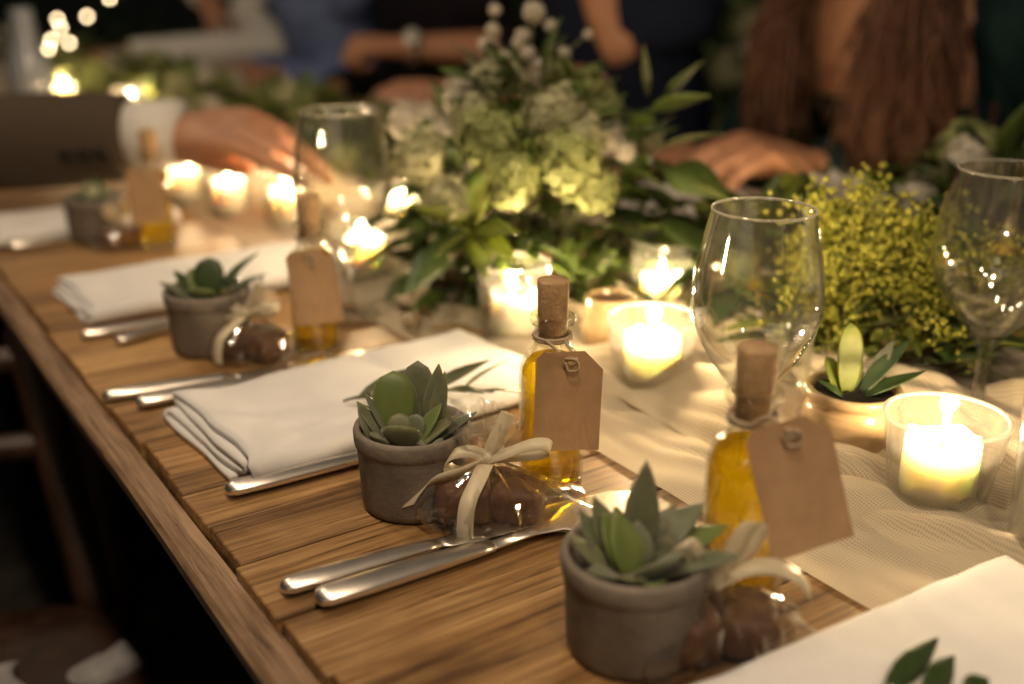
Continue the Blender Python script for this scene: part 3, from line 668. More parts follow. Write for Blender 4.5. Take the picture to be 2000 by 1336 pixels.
for (x0, y0, x1, y1) in [(1722, 1352, 1832, 1238), (1800, 1360, 1868, 1266), (1880, 1360, 1932, 1315), (1700, 1400, 1760, 1330)]:
    p, q = at(x0, y0, .024), at(x1, y1, .027); d = q - p; leaf_dir(o, p - o.location, d, d.length, .0125, M_leafD, random.Random(2), .8, .05)
add('stem', make_mesh('stem', *tube([tuple(at(x, y, .024) - o.location) for x, y in ((1690, 1420), (1760, 1400), (1850, 1385), (1890, 1362))], .0011, 6)), M_stem, o)
o = thing('olive_leaf', 'single dark olive leaf hanging between round-leaved pot and parcel film', 'leaf', at(948, 905, .012), R(160)); leaf_obj(o, (0, 0, 0), 0, -12, .045, .012, M_leafD, 20, 'flat', .1, .8, .25)

# ---- cutlery
def section_loft(stations, n=14):   # (x, half width, half height, z centre)
    return loft([((x, 0, z), (0, w, 0), (0, 0, h)) for x, w, h, z in stations], n)
hand_v = section_loft([(0, .0022, .0015, .0048), (.002, .0058, .0034, .005), (.006, .0078, .0043, .0052), (.03, .0082, .0046, .0052), (.07, .0068, .0040, .0050), (.092, .0056, .0034, .0047), (.100, .0050, .0026, .0044)], 16)
handle_me = make_mesh('handle', *hand_v)
bl = [(.0995, .0046, .0016), (.108, .0068, .0012), (.125, .0092, .0010), (.16, .0098, .0009), (.19, .0092, .0008), (.205, .0068, .0007), (.213, .0030, .0006), (.215, .0008, .0005)]
blade_me = make_mesh('blade', *loft([((x, (w - .0046) * -.25, .0042), (0, w, 0), (0, 0, h)) for x, w, h in bl], 12))
fork_mb = MB(); fork_mb.put(*section_loft([(.0995, .0042, .0016, .0044), (.125, .0034, .0013, .005), (.145, .008, .0011, .006), (.158, .0115, .001, .0055), (.163, .012, .001, .0050)], 12))
for k in range(4): fork_mb.put(*tube([(.162, -.0093 + .0062 * k, .0050), (.185, -.0093 + .0062 * k, .0042), (.203, -.0087 + .0058 * k, .0068)], [.0017, .0015, .0009], 6))
fork_me = fork_mb.mesh('fork_head')
spoon_me = make_mesh('spoon_bowl', *section_loft([(.0995, .0042, .0018, .0044), (.125, .0036, .0015, .005), (.142, .007, .0013, .005), (.155, .0165, .0018, .0042), (.172, .0205, .0020, .0036), (.190, .0180, .0018, .0042), (.2, .0105, .0014, .005), (.204, .002, .0008, .0056)], 16))
def cutlery(kind, label, p, q, scale=1.0, lift=0.0):
    p, q = Vector(p), Vector(q); d = q - p
    o = thing('table_' + kind, label, kind, p + Vector((0, 0, lift)), math.atan2(d.y, d.x), 'silver cutlery', scale)
    add('handle', handle_me, M_steel, o)
    add({'knife': 'blade', 'fork': 'fork_head', 'spoon': 'spoon_bowl'}[kind], {'knife': blade_me, 'fork': fork_me, 'spoon': spoon_me}[kind], M_blade if kind == 'knife' else M_steel, o); return o
cutlery('knife', 'slim silver knife whose blade runs under the bow-tied parcel', at(549, 1163), at(930, 1052), 1.0)
cutlery('spoon', 'thick-handled silver spoon lying in front of the bow-tied parcel', at(617, 1188), at(1085, 1040), 1.15)
cutlery('fork', 'silver fork along the front edge of the napkin with olive sprig', at(441, 972), at(1000, 832), 1.12)
cutlery('knife', 'silver knife farther from the napkin with olive sprig, by the parcel behind it', at(201, 786), at(470, 742), 1.05)
cutlery('spoon', 'silver spoon touching the back edge of the napkin with olive sprig', at(266, 799), at(545, 741), 1.05)
cutlery('knife', 'blurred silver knife in front of the napkin with no sprig', at(158, 664), at(330, 633), .95)
cutlery('fork', 'blurred silver fork running to the pot with drooping leaves', at(228, 676), at(345, 640), .92)
cutlery('knife', 'blurred silver knife below the dark-leaved pot', at(18, 490), at(222, 458), 1.05)
cutlery('spoon', 'blurred silver spoon beside the napkin under the tweed sleeve', at(-30, 478), at(150, 445), 1.0)
cutlery('spoon', 'small silver spoon lying beside the small blank white card', at(955, 685), at(1035, 745), .7)

# ---- wine glasses
def wineglass(label, p, scale, rz=0.0):
    o = thing('wine_glass', label, 'wine glass', p, rz, 'empty wine glasses', scale)
    outp = [(.0052, .0655), (.0115, .0685), (.0205, .0775), (.0305, .0905), (.0390, .1045), (.0436, .1165), (.0452, .1275), (.0446, .1390), (.0422, .1550), (.0382, .1740), (.0346, .1880)]
    def cr(pts, per=4): return [(q.x, q.y) for q in smooth_path([(a, b, 0) for a, b in pts], per)]
    oo = cr(outp); inn = [(max(r - .0009 - .0006 * (z < .08), .0003), z + (.0012 if z < .08 else 0)) for r, z in reversed(oo)]
    inn.append((.0, inn[-1][1]))
    add('bowl', make_mesh('bowl', *lathe([(.0, .0655)] + oo + [(.0344, .1886)] + inn, 72)), M_glass, o)
    add('rim', make_mesh('rim', *lathe([(.0345 + .0009 * math.cos(2 * math.pi * k / 8), .1886 + .0009 * math.sin(2 * math.pi * k / 8)) for k in range(8)], 72, closed=True)), M_rim, o)
    st = cr([(.0345, .0012), (.030, .0024), (.018, .0040), (.0085, .0068), (.0048, .014), (.0040, .028), (.0042, .044), (.0058, .056), (.0098, .0640), (.0128, .0668)])
    add('stem', make_mesh('stem', *lathe([(.0, .0004), (.0345, .0004)] + st + [(.0, .0668)], 48)), M_sglass, o)
    return o
wineglass('large clear wine glass standing behind the leaning-tag oil bottle', at(1449, 940), (.955, .955, 1.03))
wineglass('tall clear wine glass in front of the dark beside the yellow mimosa', at(1902, 820), (1.10, 1.10, 1.06))
wineglass('blurred clear wine glass in front of the reaching hand', at(684, 622), (1.06, 1.06, 1.10))
wineglass('clear wine glass far down the table by the fairy lights', at(62, 225), 1.05)
wineglass('clear wine glass near the tall grey carafe at the table end', at(-30, 190), 1.05)

# ---- candles
LIGHTS = []
def point(p, watts, col=(1, .70, .385), rad=.006, parent=None, name='flame_light'):
    l = bpy.data.lights.new(name, 'POINT'); l.energy = watts; l.color = col; l.shadow_soft_size = rad
    o = bpy.data.objects.new(name, l); COL.objects.link(o); o.location = p
    if parent: o.parent = parent
    return o
vo = [(.0, .0), (.0255, .0), (.0275, .0015), (.0285, .004), (.0380, .0655), (.0384, .0672), (.0376, .0685), (.0362, .0678), (.0355, .064), (.0266, .0095), (.024, .0075), (.0, .0072)]
votive_me = make_mesh('holder', *lathe(vo, 60))
cyl_me = make_mesh('holder', *lathe([(.0, .0), (.031, .0), (.0332, .002), (.0335, .005), (.0345, .078), (.0340, .0795), (.0325, .079), (.0318, .074), (.0312, .009), (.028, .0065), (.0, .006)], 56))
def candle_mesh(r, h, seed):
    v, f = [], []; n = 36
    rows = [(0, .0), (r * .96, 0), (r, .001), (r * 1.0, h * .5), (r * .99, h * .85), (r * .985, h), (r * .95, h + .0022), (r * .86, h + .0016), (r * .7, h - .003), (r * .4, h - .0045), (0, h - .005)]
    for i, (a, z) in enumerate(rows):
        for k in range(n):
            t = 2 * math.pi * k / n; w = nz(math.cos(t) * 1.6 + seed, math.sin(t) * 1.6, seed)
            zz = z + (w * .0055 if i >= 5 and i < 8 else w * .002 if i == 8 else 0)
            v.append((max(a, 1e-5) * math.cos(t) * (1 + .02 * w), max(a, 1e-5) * math.sin(t) * (1 + .02 * w), zz))
    for i in range(len(rows) - 1):
        for k in range(n): l = (k + 1) % n; f.append((i * n + k, i * n + l, i * n + n + l, i * n + n + k))
    return make_mesh('wax', v, f)
flame_me = make_mesh('flame', *lathe([(.0, .0), (.0014, .001), (.0025, .0035), (.0027, .006), (.0022, .010), (.0013, .0138), (.0004, .0172), (.0, .018)], 16))
wick_me = make_mesh('wick', *tube([(0, 0, -.004), (0, 0, .003), (.0012, 0, .007)], [.0008, .0008, .0007], 6))
def candle(label, p, hold, scale=1.0, r=.0228, h=.042, seed=1, watts=.8, tilt=(0, 0), off=(0, 0), name='candle_holder'):
    o = thing(name, label, 'candle', p, seed * 1.3, 'candles burning in glasses', scale)
    add('holder', hold, M_votive, o)
    rr_, rz_ = (.0370, .0672) if hold is votive_me else (.0335, .0782)
    add('rim', make_mesh('rim', *lathe([(rr_ + .0016 * math.cos(2 * math.pi * k / 10), rz_ + .0016 * math.sin(2 * math.pi * k / 10)) for k in range(10)], 60, closed=True)), M_rim, o)
    rb_ = .0262 if hold is votive_me else .0305
    add('base', make_mesh('base', *lathe([(.0, .0009), (rb_ - .002, .0009), (rb_, .003), (rb_, .0066), (.0, .0066)], 48)), M_sglass, o)
    wx = add('wax', candle_mesh(r, h, seed), M_wax, o, (off[0], off[1], .0085), (R(tilt[0]), R(tilt[1]), 0))
    add('wick', wick_me, M_wick, wx, (0, 0, h - .004)); add('flame', flame_me, M_flame, wx, (0, 0, h + .0015))
    L = point((0, 0, h + .012), watts * 4.3, rad=.005, parent=wx); return o
candle('lit candle in a wide tapered glass beside the folded gauze', at(1822, 1000), votive_me, 1.03, .0232, .042, 1, .55, (0, 0), (0, 0))
candle('lit candle in a glass directly behind the upright-tag oil bottle', at(1270, 772), votive_me, 1.02, .0230, .042, 2, .75)
candle('lit candle in a straight glass in front of the tall flower bowl', at(1003, 668), cyl_me, 1.0, .0230, .040, 3, .75)
candle('lit candle in a straight glass tucked under the tall flower bowl', at(1290, 606), cyl_me, .95, .0225, .030, 4, .5)
candle('lit candle just behind the stem of the blurred wine glass', at(715, 552), votive_me, .95, .0225, .046, 5, .36)
candle('lit candle under the lowest fingers of the reaching hand', at(566, 448), cyl_me, .95, .0225, .046, 6, .26)
candle('lit candle below the palm of the reaching hand', at(452, 425), cyl_me, .95, .0225, .046, 7, .26)
candle('lit candle next to the white shirt cuff', at(364, 398), cyl_me, .95, .0225, .046, 8, .24)
candle('lit candle between blurred wine glass and the tall flower bowl', at(792, 462), votive_me, .95, .0225, .046, 9, .36)
candle('lit candle at the far end below the fairy lights', at(132, 214), cyl_me, 1.0, .0225, .046, 10, .6)
candle('lit candle far along the table behind the tweed sleeve', at(262, 250), cyl_me, 1.0, .0225, .046, 11, .8)
candle('lit candle behind the mimosa bouquet on the guests\' side', at(1600, 462), cyl_me, .95, .0225, .030, 12, .45)  # extra candle, hidden from view, added to light the resting hand

# ---- glazed jar, cup, tumblers, carafe, plates
jar = thing('glazed_jar', 'squat glazed tan jar holding a pale striped leaf', 'jar', at(1652, 890), 0, None, 1.0)
add('jar', make_mesh('jar', *lathe([(.0, .0), (.029, .0), (.0325, .003), (.0342, .012), (.0345, .036), (.0325, .0425), (.0305, .0450), (.0318, .0475), (.0340, .0490), (.0345, .0530), (.0335, .0552), (.0305, .0555), (.0285, .054), (.0280, .046), (.0285, .040), (.0, .040)], 56)), M_glaze, jar)
add('soil', soil_me, M_soil, jar, (0, 0, .003), None, (.83, .83, 1))
for (x, y, az, ti, L, W, m, pt) in [(-.4, .2, 4, 82, 5.2, 1.9, M_leafY, .8), (-1.0, .2, 40, 62, 2.8, 1.6, M_leafY, .8), (.6, .2, -62, 38, 5.6, 1.5, M_leafD, 1), (.5, -.5, -80, 20, 5.0, 1.5, M_leafD, 1), (1.0, .6, -50, 45, 4.5, 1.3, g_, 1), (.2, .9, -15, 55, 3.6, 1.3, M_leafD, 1), (-.8, -.8, 70, 30, 2.4, 1.2, M_leafD, 1)]:
    leaf_obj(jar, (x / 100, y / 100, .049), az, ti, L / 100, W / 100, m, 0, 'thick', .08, pt, .3, 0)
cup = thing('stoneware_cup', 'plain tan stoneware cup between two candle glasses', 'cup', at(1188, 690))
add('cup', make_mesh('cup', *lathe([(.0, .0), (.022, .0), (.024, .002), (.0245, .03), (.0225, .044), (.0220, .0555), (.0205, .0565), (.0195, .055), (.0205, .044), (.0215, .02), (.0, .018)], 40)), M_glaze, cup)
def tumbler(label, p, scale=1.0, mat=None):
    o = thing('glass_tumbler', label, 'tumbler', p, 0, 'drinking tumblers', scale)
    add('wall', make_mesh('tumbler', *lathe([(.0, .0), (.029, .0), (.031, .002), (.0355, .118), (.0350, .1195), (.0338, .119), (.0295, .012), (.026, .009), (.0, .009)], 56)), mat or M_votive, o)
    add('base', make_mesh('base', *lathe([(.0, .0006), (.0288, .0006), (.0300, .003), (.0293, .0088), (.0, .0088)], 48)), M_sglass, o); return o
tumbler('clear tall tumbler beside the foremost napkin and folded gauze', at(2068, 1130), 1.0)
tumbler('small clear tumbler behind the cork of the leaning-tag bottle', at(1530, 795), .55)
car = thing('carafe', 'tall grey glass carafe at the far end of the table', 'carafe', at(72, 232))
add('carafe', make_mesh('carafe', *lathe([(.0, .0), (.045, .0), (.048, .004), (.05, .08), (.044, .13), (.026, .17), (.021, .20), (.023, .235), (.0215, .2355), (.019, .2), (.024, .17), (.042, .13), (.047, .08), (.045, .008), (.0, .007)], 40)), simple('grey_glass', (.30, .33, .38), rough=.1, coat=.5), car)
def plate(label, p, s=1.0):
    o = thing('dinner_plate', label, 'plate', p, 0, 'white dinner plates', s)
    add('plate', make_mesh('plate', *lathe([(.0, .0), (.07, .0), (.075, .003), (.105, .010), (.13, .014), (.131, .0155), (.128, .016), (.104, .0125), (.08, .007), (.0, .006)], 60)), M_ceram, o)
plate('white dinner plate under the fist with the watch', at(690, 168))
plate('white dinner plate by the resting right hand', tb(1.12, 1.05))
plate('white dinner plate before the white-sleeved guest', tb(3.35, 1.02))
card = thing('white_card', 'small blank white card lying behind the upright-tag oil bottle', 'card', at(1003, 690), R(20))
add('card', make_mesh('card', *box(-.03, .03, -.02, .02, .006, .0068), False), M_paper, card)
tw = thing('loose_twine', 'loose end of twine curling past the drooping-leaf bottle', 'twine', (0, 0, 0))
add('twine', make_mesh('twine', *tube(smooth_path([at(590, 700, .002), at(625, 692, .004), at(652, 698, .006), at(660, 716, .002)], 6), .0014, 6)), M_twine, tw)
for i, (px, py, rz, L, W, lab) in enumerate([(770, 578, 215, .075, .022, 'brown dried leaf on the gauze behind the olive sprig napkin'), (835, 640, 250, .06, .018, 'small dried leaf on the gauze between napkin and candle'), (800, 610, 190, .05, .02, 'curled dried leaf on the gauze under the bouquet edge')]):
    o = thing('dried_leaf', lab, 'leaf', at(px, py, .014), R(rz)); leaf_obj(o, (0, 0, 0), 0, 6, L, W, M_drygl, 12, 'flat', .1, .8, .3)

# ================================================================== FLOWERS
def floret_head(r, n, petal, seed, mat, dome=.9):
    rnd = random.Random(seed); mb = MB()
    for i in range(n):
        z = 1 - (i + .5) / n * (1 + dome * .75); a = i * 2.39996 + rnd.uniform(-.3, .3); s = math.sqrt(max(0, 1 - z * z))
        d = Vector((s * math.cos(a), s * math.sin(a), z)); c = d * r * rnd.uniform(.72, 1.12) * (1 + .55 * nz(d.x * 2.2 + seed, d.y * 2.2, d.z * 2.2))
        q = d.to_track_quat('Z', 'Y').to_matrix().to_4x4(); q.translation = c; sp = rnd.uniform(0, 6)
        for k in range(4):
            t = sp + k * math.pi / 2; u = Vector((math.cos(t), math.sin(t), 0)); w = Vector((-math.sin(t), math.cos(t), 0)); p = petal * rnd.uniform(.7, 1.5)
            mb.put([(0, 0, 0), u * p * .6 + w * p * .42 + Vector((0, 0, p * .15)), u * p * 1.05 + Vector((0, 0, p * .05)), u * p * .6 - w * p * .42 + Vector((0, 0, p * .15))], [(0, 3, 2, 1)], q)
    me = mb.mesh('flower_head', False); me.materials.append(mat); return me
HEADS = [floret_head(.030, 190, .0062, 1, M_petal), floret_head(.030, 170, .0065, 2, M_petalG), floret_head(.026, 160, .006, 3, M_petalW), floret_head(.030, 180, .0062, 4, M_petalG)]
def outward(d): return Vector(d).to_track_quat('Z', 'Y').to_euler()
def bouquet(label, name, base, rx, ry, rz, n_leaf, heads, seed, mats, Lr=(.05, .08), wr=(.4, .55), z0=.05, vase=True, cat='flowers', head_s=(.8, 1.2)):
    rnd = random.Random(seed); o = thing(name, label, cat, base, rnd.uniform(0, 1))
    o.rotation_euler = (0, 0, 0)
    if vase: add('bowl', make_mesh('bowl', *lathe([(.0, .0), (.05, .0), (.06, .01), (.07, .05), (.072, .06), (.066, .058), (.055, .012), (.0, .01)], 32)), M_glaze, o)
    def onshell(k=1.0, zmin=-.45):
        while True:
            d = Vector((rnd.gauss(0, 1), rnd.gauss(0, 1), rnd.gauss(0, 1))).normalized()
            if d.z > zmin: return d, Vector((d.x * rx * k, d.y * ry * k, max(.012, z0 + d.z * rz * k)))
    mb = MB()
    for i in range(34):
        d, p = onshell(.9, 0); mb.put(*tube([(rnd.uniform(-.02, .02), rnd.uniform(-.02, .02), .02), tuple(p * .5 + Vector((0, 0, .02))), tuple(p)], [.0022, .0018, .0012], 5))
    add('stems', mb.mesh('stems'), M_stem, o)['kind'] = 'stuff'
    for i in range(n_leaf):
        d, p = onshell(rnd.uniform(.55, 1.0)); dd = (d + Vector((rnd.gauss(0, .5), rnd.gauss(0, .5), rnd.gauss(0, .4)))).normalized()
        L = rnd.choice([Lr[0], (Lr[0] + Lr[1]) / 2, Lr[1]]); leaf_dir(o, p, dd, L, L * rnd.choice(wr), rnd.choice(mats), rnd)
    for h in heads:
        if h is None:
            d, p = onshell(.97, .0)
        else:
            p = Vector(h[0]); d = (p - Vector((0, 0, z0))).normalized()
        me = HEADS[rnd.randrange(4)] if h is None or len(h) < 2 else HEADS[h[1]]
        add('flower_head', me, None, o, p, outward(d), rnd.uniform(*head_s) if h is None or len(h) < 3 else h[2])
    return o
gmix = [M_leafG, M_leafG, M_leafD, M_leafD, M_leafG, M_leafO]
# the tall centre bowl, its heads placed on the side the photograph shows
BC = at(1045, 552)
print('bowl at', BC)
def rel(px, py, d): return dp(px, py, d) - BC
cb = bouquet('tall bowl of cream hydrangea-like blooms and dense green leaves mid-table', 'flower_bowl', BC, .135, .115, .165, 235,
    [(rel(820, 306, 1.06), 0, 0.86), (rel(960, 279, 1.02), 1, 1.01), (rel(1000, 353, 0.98), 3, 0.82), (rel(1085, 227, 1.04), 0, 0.94), (rel(900, 186, 1.12), 2, 0.75), (rel(985, 158, 1.15), 0, 0.78), (rel(1110, 320, 0.99), 1, 0.94), (rel(1160, 372, 1.00), 3, 0.71), (rel(1070, 148, 1.15), 2, 0.71),
     (rel(870, 390, 1.00), 0, 0.67), (rel(1180, 213, 1.10), 3, 0.60), (rel(1220, 297, 1.04), 2, 0.38), (rel(790, 241, 1.12), 2, 0.60), (rel(930, 232, 1.06), 0, 0.75), (rel(1140, 269, 1.02), 0, 0.67), None, None, None, None, None, None, None, None, None, None], 11, gmix, (.035, .06), z0=.075, head_s=(.4, .7))
rnd = random.Random(5)
for (px, py, d, tx, ty, L, W, m) in [(930, 440, 1.0, 30, -90, .07, .026, M_leafY), (925, 450, 1.0, -60, 30, .06, .026, M_leafY), (925, 450, 1.0, 60, 50, .06, .024, M_leafY), (925, 450, 1.0, -50, -40, .065, .026, M_leafY), (925, 450, 1.0, 0, 70, .06, .024, M_leafY), (925, 450, 1.0, 70, -10, .06, .022, M_leafY),
        (900, 400, 1.04, -10, -80, .06, .03, M_leafG), (1010, 370, 1.02, 10, -80, .06, .03, M_leafG), (790, 470, 1.05, -80, 40, .08, .035, M_leafD), (800, 420, 1.06, -70, 10, .07, .03, M_leafG), (1300, 330, 1.1, 60, 30, .08, .045, M_leafG), (1270, 220, 1.12, 60, -30, .07, .03, M_leafG), (1300, 200, 1.12, 50, -70, .06, .028, M_leafG), (1290, 290, 1.1, 80, -30, .07, .02, M_leafO), (1265, 190, 1.12, 0, -100, .06, .010, M_leafO), (1290, 430, 1.08, 60, 40, .07, .035, M_leafG), (870, 480, 1.03, -20, 80, .07, .03, M_leafD), (980, 500, 1.02, 40, 70, .06, .028, M_leafG)]:
    p = rel(px, py, d); dd = dp(px + tx, py + ty, d - .03) - dp(px, py, d); leaf_dir(cb, p, dd, L, W, m, rnd, .75, .1)
for k in range(70):          # leaves that hang over the front of the bowl
    px, py = rnd.uniform(800, 1320), rnd.uniform(420, 585); d = 1.05 + .09 * abs(px - 1040) / 260 + rnd.uniform(-.02, .03)
    p = rel(px, py, d); p.z = max(p.z, .012); dd = Vector((p.x * 4 + rnd.gauss(0, .5), -.7 + rnd.gauss(0, .4), rnd.uniform(-.25, .6)))
    leaf_dir(cb, p, dd, rnd.choice([.035, .05, .06]), rnd.choice([.016, .022, .028]), rnd.choice([M_leafG, M_leafD, M_leafG]), rnd, .75, .2)
mb = MB(); L1 = flat_leaf(.034, .016, .2, .25, 4); L2 = flat_leaf(.026, .009, .2, .25, 4)
for k in range(620):         # fine foliage between the blooms
    d = Vector((rnd.gauss(0, 1), rnd.gauss(0, 1), rnd.gauss(0, 1))).normalized()
    if d.z < -.35: continue
    kk = rnd.uniform(.72, 1.06); p = Vector((d.x * .135 * kk, d.y * .115 * kk, max(.012, .075 + d.z * .165 * kk))); dd = (d + Vector((rnd.gauss(0, .6), rnd.gauss(0, .6), rnd.gauss(0, .6)))).normalized()
    q = dd.to_track_quat('Y', 'Z').to_matrix().to_4x4(); q.translation = p; mb.put(*(L1 if k % 3 else L2), q @ Matrix.Rotation(rnd.uniform(-.8, .8), 4, 'Y'))
add('fine_foliage', mb.mesh('fine_foliage'), M_leafG, cb)['kind'] = 'stuff'
# tall white sprigs rising from the bowl, each one a stem with its own blossoms
for (pts, balls) in [([(1000, 250, 1.15), (985, 140, 1.15), (965, 20, 1.16), (962, -40, 1.16)], [(966, 20, .011), (962, 60, .013), (950, 90, .016), (985, 110, .011)]), ([(1030, 230, 1.15), (1035, 120, 1.15), (1042, 25, 1.16)], [(1042, 25, .019), (1020, 70, .013), (1030, 105, .014), (1010, 85, .010)]), ([(1060, 230, 1.16), (1085, 130, 1.16), (1150, 65, 1.17)], [(1075, 50, .011), (1100, 105, .013), (1148, 68, .009), (1085, 100, .009)]), ([(1000, 230, 1.14), (1000, 150, 1.14), (1000, 110, 1.14)], [(1000, 118, .011), (975, 150, .014)])]:
    P = [rel(*q) for q in pts]; st = add('sprig', make_mesh('sprig', *tube(smooth_path(P, 5), .0013, 5)), M_stem, cb)
    for (px, py, r) in balls: add('blossom', HEADS[2], None, st, rel(px, py, 1.15), (rnd.uniform(-.6, .6), rnd.uniform(-.6, .6), 0), r / .045)
# mimosa
def mimosa_spray(seed):
    rnd = random.Random(seed); mb = MB(); pts = smooth_path([(0, 0, 0), (.006, 0, .04), (.016, .002, .08), (.03, .0, .11)], 5)
    for i in range(60):
        t = .25 + .75 * rnd.random(); p = pts[min(int(t * len(pts)), len(pts) - 1)]
        c = p + Vector((rnd.gauss(0, .011), rnd.gauss(0, .011), rnd.gauss(0, .009))); mb.put(*sphere(c, rnd.uniform(.0016, .0028), 7, 5))
    return mb.mesh('blossoms'), make_mesh('stem', *tube(pts, .0011, 5))
SPR = [mimosa_spray(i) for i in range(5)]
for a, b in SPR: a.materials.append(M_mimosa); b.materials.append(M_stem)
MC = at(1722, 735)
def mimosa(label, base, n, seed, H, rx, ry):
    rnd = random.Random(seed); o = thing('mimosa_bouquet', label, 'flowers', base)
    add('vase', make_mesh('vase', *lathe([(.0, .0), (.03, .0), (.033, .004), (.036, .05), (.034, .06), (.031, .058), (.03, .008), (.0, .006)], 32)), M_glaze, o)
    for i in range(n):
        a = rnd.uniform(0, 2 * math.pi); k = math.sqrt(rnd.random()); z = rnd.uniform(.02, H) * (1 - .35 * k)
        p = Vector((math.cos(a) * rx * k, math.sin(a) * ry * k, z)); s = rnd.randrange(5)
        t = add('spray', SPR[s][1], None, o, p, (-math.sin(a) * k * .7 + rnd.gauss(0, .2), math.cos(a) * k * .7 + rnd.gauss(0, .2), rnd.uniform(0, 6)), rnd.uniform(.55, 1.0))
        add('blossoms', SPR[s][0], None, t)
    for i in range(230):
        a = rnd.uniform(0, 2 * math.pi); k = math.sqrt(rnd.random()); p = Vector((math.cos(a) * rx * k, math.sin(a) * ry * k, rnd.uniform(.02, H * 1.05) * (1 - .3 * k)))
        leaf_dir(o, p, Vector((math.cos(a) * k + rnd.gauss(0, .4), math.sin(a) * k + rnd.gauss(0, .4), rnd.uniform(0, 1))), rnd.choice([.045, .06, .075]), rnd.choice([.008, .010, .014]), rnd.choice([M_leafG, M_leafO, M_leafY, M_leafD]), rnd, .8, .15)
    return o
MC = at(1712, 712)
mm = mimosa('bushy bouquet of yellow mimosa blossoms between the two clear wine glasses', MC, 120, 3, .07, .095, .075)
def relm(px, py, d): return dp(px, py, d) - MC
for (px, py, d, tx, ty, L, W, m) in [(1668, 400, 1.08, 0, -80, .05, .016, M_leafY), (1552, 395, 1.10, 10, -60, .04, .035, M_leafY), (1490, 470, 1.1, -10, -60, .06, .045, M_leafY), (1460, 500, 1.08, -40, -30, .07, .04, M_leafG), (1520, 520, 1.05, -30, 20, .07, .045, M_leafG), (1450, 560, 1.05, -30, 30, .07, .04, M_leafD), (1550, 470, 1.08, 30, -60, .06, .04, M_leafG), (1580, 420, 1.12, 20, -40, .05, .035, M_leafY)]:
    leaf_dir(mm, relm(px, py, d), dp(px + tx, py + ty, d - .02) - dp(px, py, d), L, W, m, rnd, .7, .1)
# second bowl behind the glass: round bright leaves and big white blooms
bouquet('low bowl of round bright green leaves behind the large wine glass', 'leaf_bowl', at(1498, 600), .09, .075, .06, 170, [(Vector((.03, -.05, .06)), 3, .6), (Vector((-.04, -.05, .06)), 1, .6)], 21, [M_leafG, M_leafY, M_leafG, M_leafD], (.05, .07), (.55, .75), z0=.035)
wb = bouquet('low bowl of white ruffled blooms and leaves behind the mimosa', 'white_flower_bowl', at(1640, 505), .09, .08, .05, 80, [None] * 5, 23, gmix, z0=.03, head_s=(.7, 1.0))
def rose(parent, p, s, d):
    mb = MB()
    for k in range(26):
        a = k * 2.4; t = k / 26; r = .004 + .022 * t; h = .026 - .018 * t
        vv, ff = flat_leaf(.022 + .012 * t, .02 + .014 * t, -.35 + .5 * t, .35, 4, .55)
        M = Matrix.Rotation(a, 4, 'Z') @ Matrix.Translation((0, r * .5, h * .4)) @ Matrix.Rotation(R(82 - 62 * t), 4, 'X'); mb.put(vv, ff, M)
    add('rose', mb.mesh('rose'), M_petalW, parent, p, outward(d), s)
for (px, py, d) in [(1640, 418, 1.22), (1605, 425, 1.25), (1560, 440, 1.24)]:
    p = dp(px, py, d) - wb.location; rose(wb, p, 1.25, Vector((0, -.6, .8)))
rw = bouquet('low bowl of white blooms seen through the tall wine glass', 'white_flower_bowl', at(1945, 560), .10, .10, .085, 90, [None] * 9, 27, gmix + [M_leafD], z0=.07, head_s=(.8, 1.2))
# low garland running down the middle of the far half
for i, (a, c, n, hd, lab) in enumerate([(1.55, .80, 120, 7, 'low garland of leaves behind the reaching fingers'), (1.95, .78, 120, 10, 'low garland of leaves and pale blooms before the watch arm'), (2.35, .74, 110, 12, 'low garland of pale yellow-green blooms above the reaching hand'), (2.75, .72, 100, 9, 'low garland of leaves in front of the white sleeve'), (3.2, .72, 80, 6, 'farthest low garland of leaves by the fairy lights')]):
    bouquet(lab, 'leaf_garland', tb(a, c), .17, .17, .085, n, [None] * hd, 40 + i, [M_leafG, M_leafD, M_leafO, M_leafY], (.05, .08), (.3, .5), z0=.015, vase=False, cat='garland')

# ================================================================== LIGHT STRINGS
fs = thing('fairy_lights', 'string of tiny warm fairy lights draped at the far end of the table', 'fairy lights', (0, 0, 0))
fp = [dp(228, -30, 3.0), dp(214, -4, 3.0), dp(170, 32, 3.0), dp(118, 55, 2.95), dp(112, 38, 2.95), dp(100, 78, 2.9), dp(45, 72, 2.9), dp(95, 95, 2.85), dp(135, 84, 2.85), dp(120, 150, 2.75), dp(60, 190, 2.7)]
add('wire', make_mesh('wire', *tube(smooth_path(fp, 5), .0012, 5)), M_cable, fs)
for p in fp[1:-1]:
    add('bulb', make_mesh('bulb', *sphere(p, .0055, 10, 8)), M_bulb, fs)
# unseen festoon lamps, added over the table for soft warm light from above
fl = thing('added_festoon_lights', 'added unseen string of round warm festoon bulbs lighting the table from above', 'added festoon lights', (0, 0, 0))
ends = [(-1.3, -.02), (3.4, .12)]; nb = 10; P = []
for k in range(41):
    t = k / 40; P.append(tb(ends[0][0] + (ends[1][0] - ends[0][0]) * t, ends[0][1] + (ends[1][1] - ends[0][1]) * t, 1.62 - .22 * math.sin(math.pi * t)))
add('cable', make_mesh('cable', *tube(P, .004, 6)), M_cable, fl)
for k in range(nb):
    p = P[int((k + .35) * 40 / nb)] - Vector((0, 0, .02))
    sk = add('socket', make_mesh('socket', *lathe([(.0, .02), (.012, .02), (.014, -.02), (.0, -.022)], 14)), M_cable, fl, p)
    add('bulb', make_mesh('bulb', *sphere((0, 0, -.05), .03, 14, 10)), M_added_fest, sk)
    point(p - Vector((0, 0, .085)), (13, 13, 13, 13, 9, 6, 5, 5, 4, 4)[k], (1, .77, .53), .035, name='added_festoon_light', parent=fl)

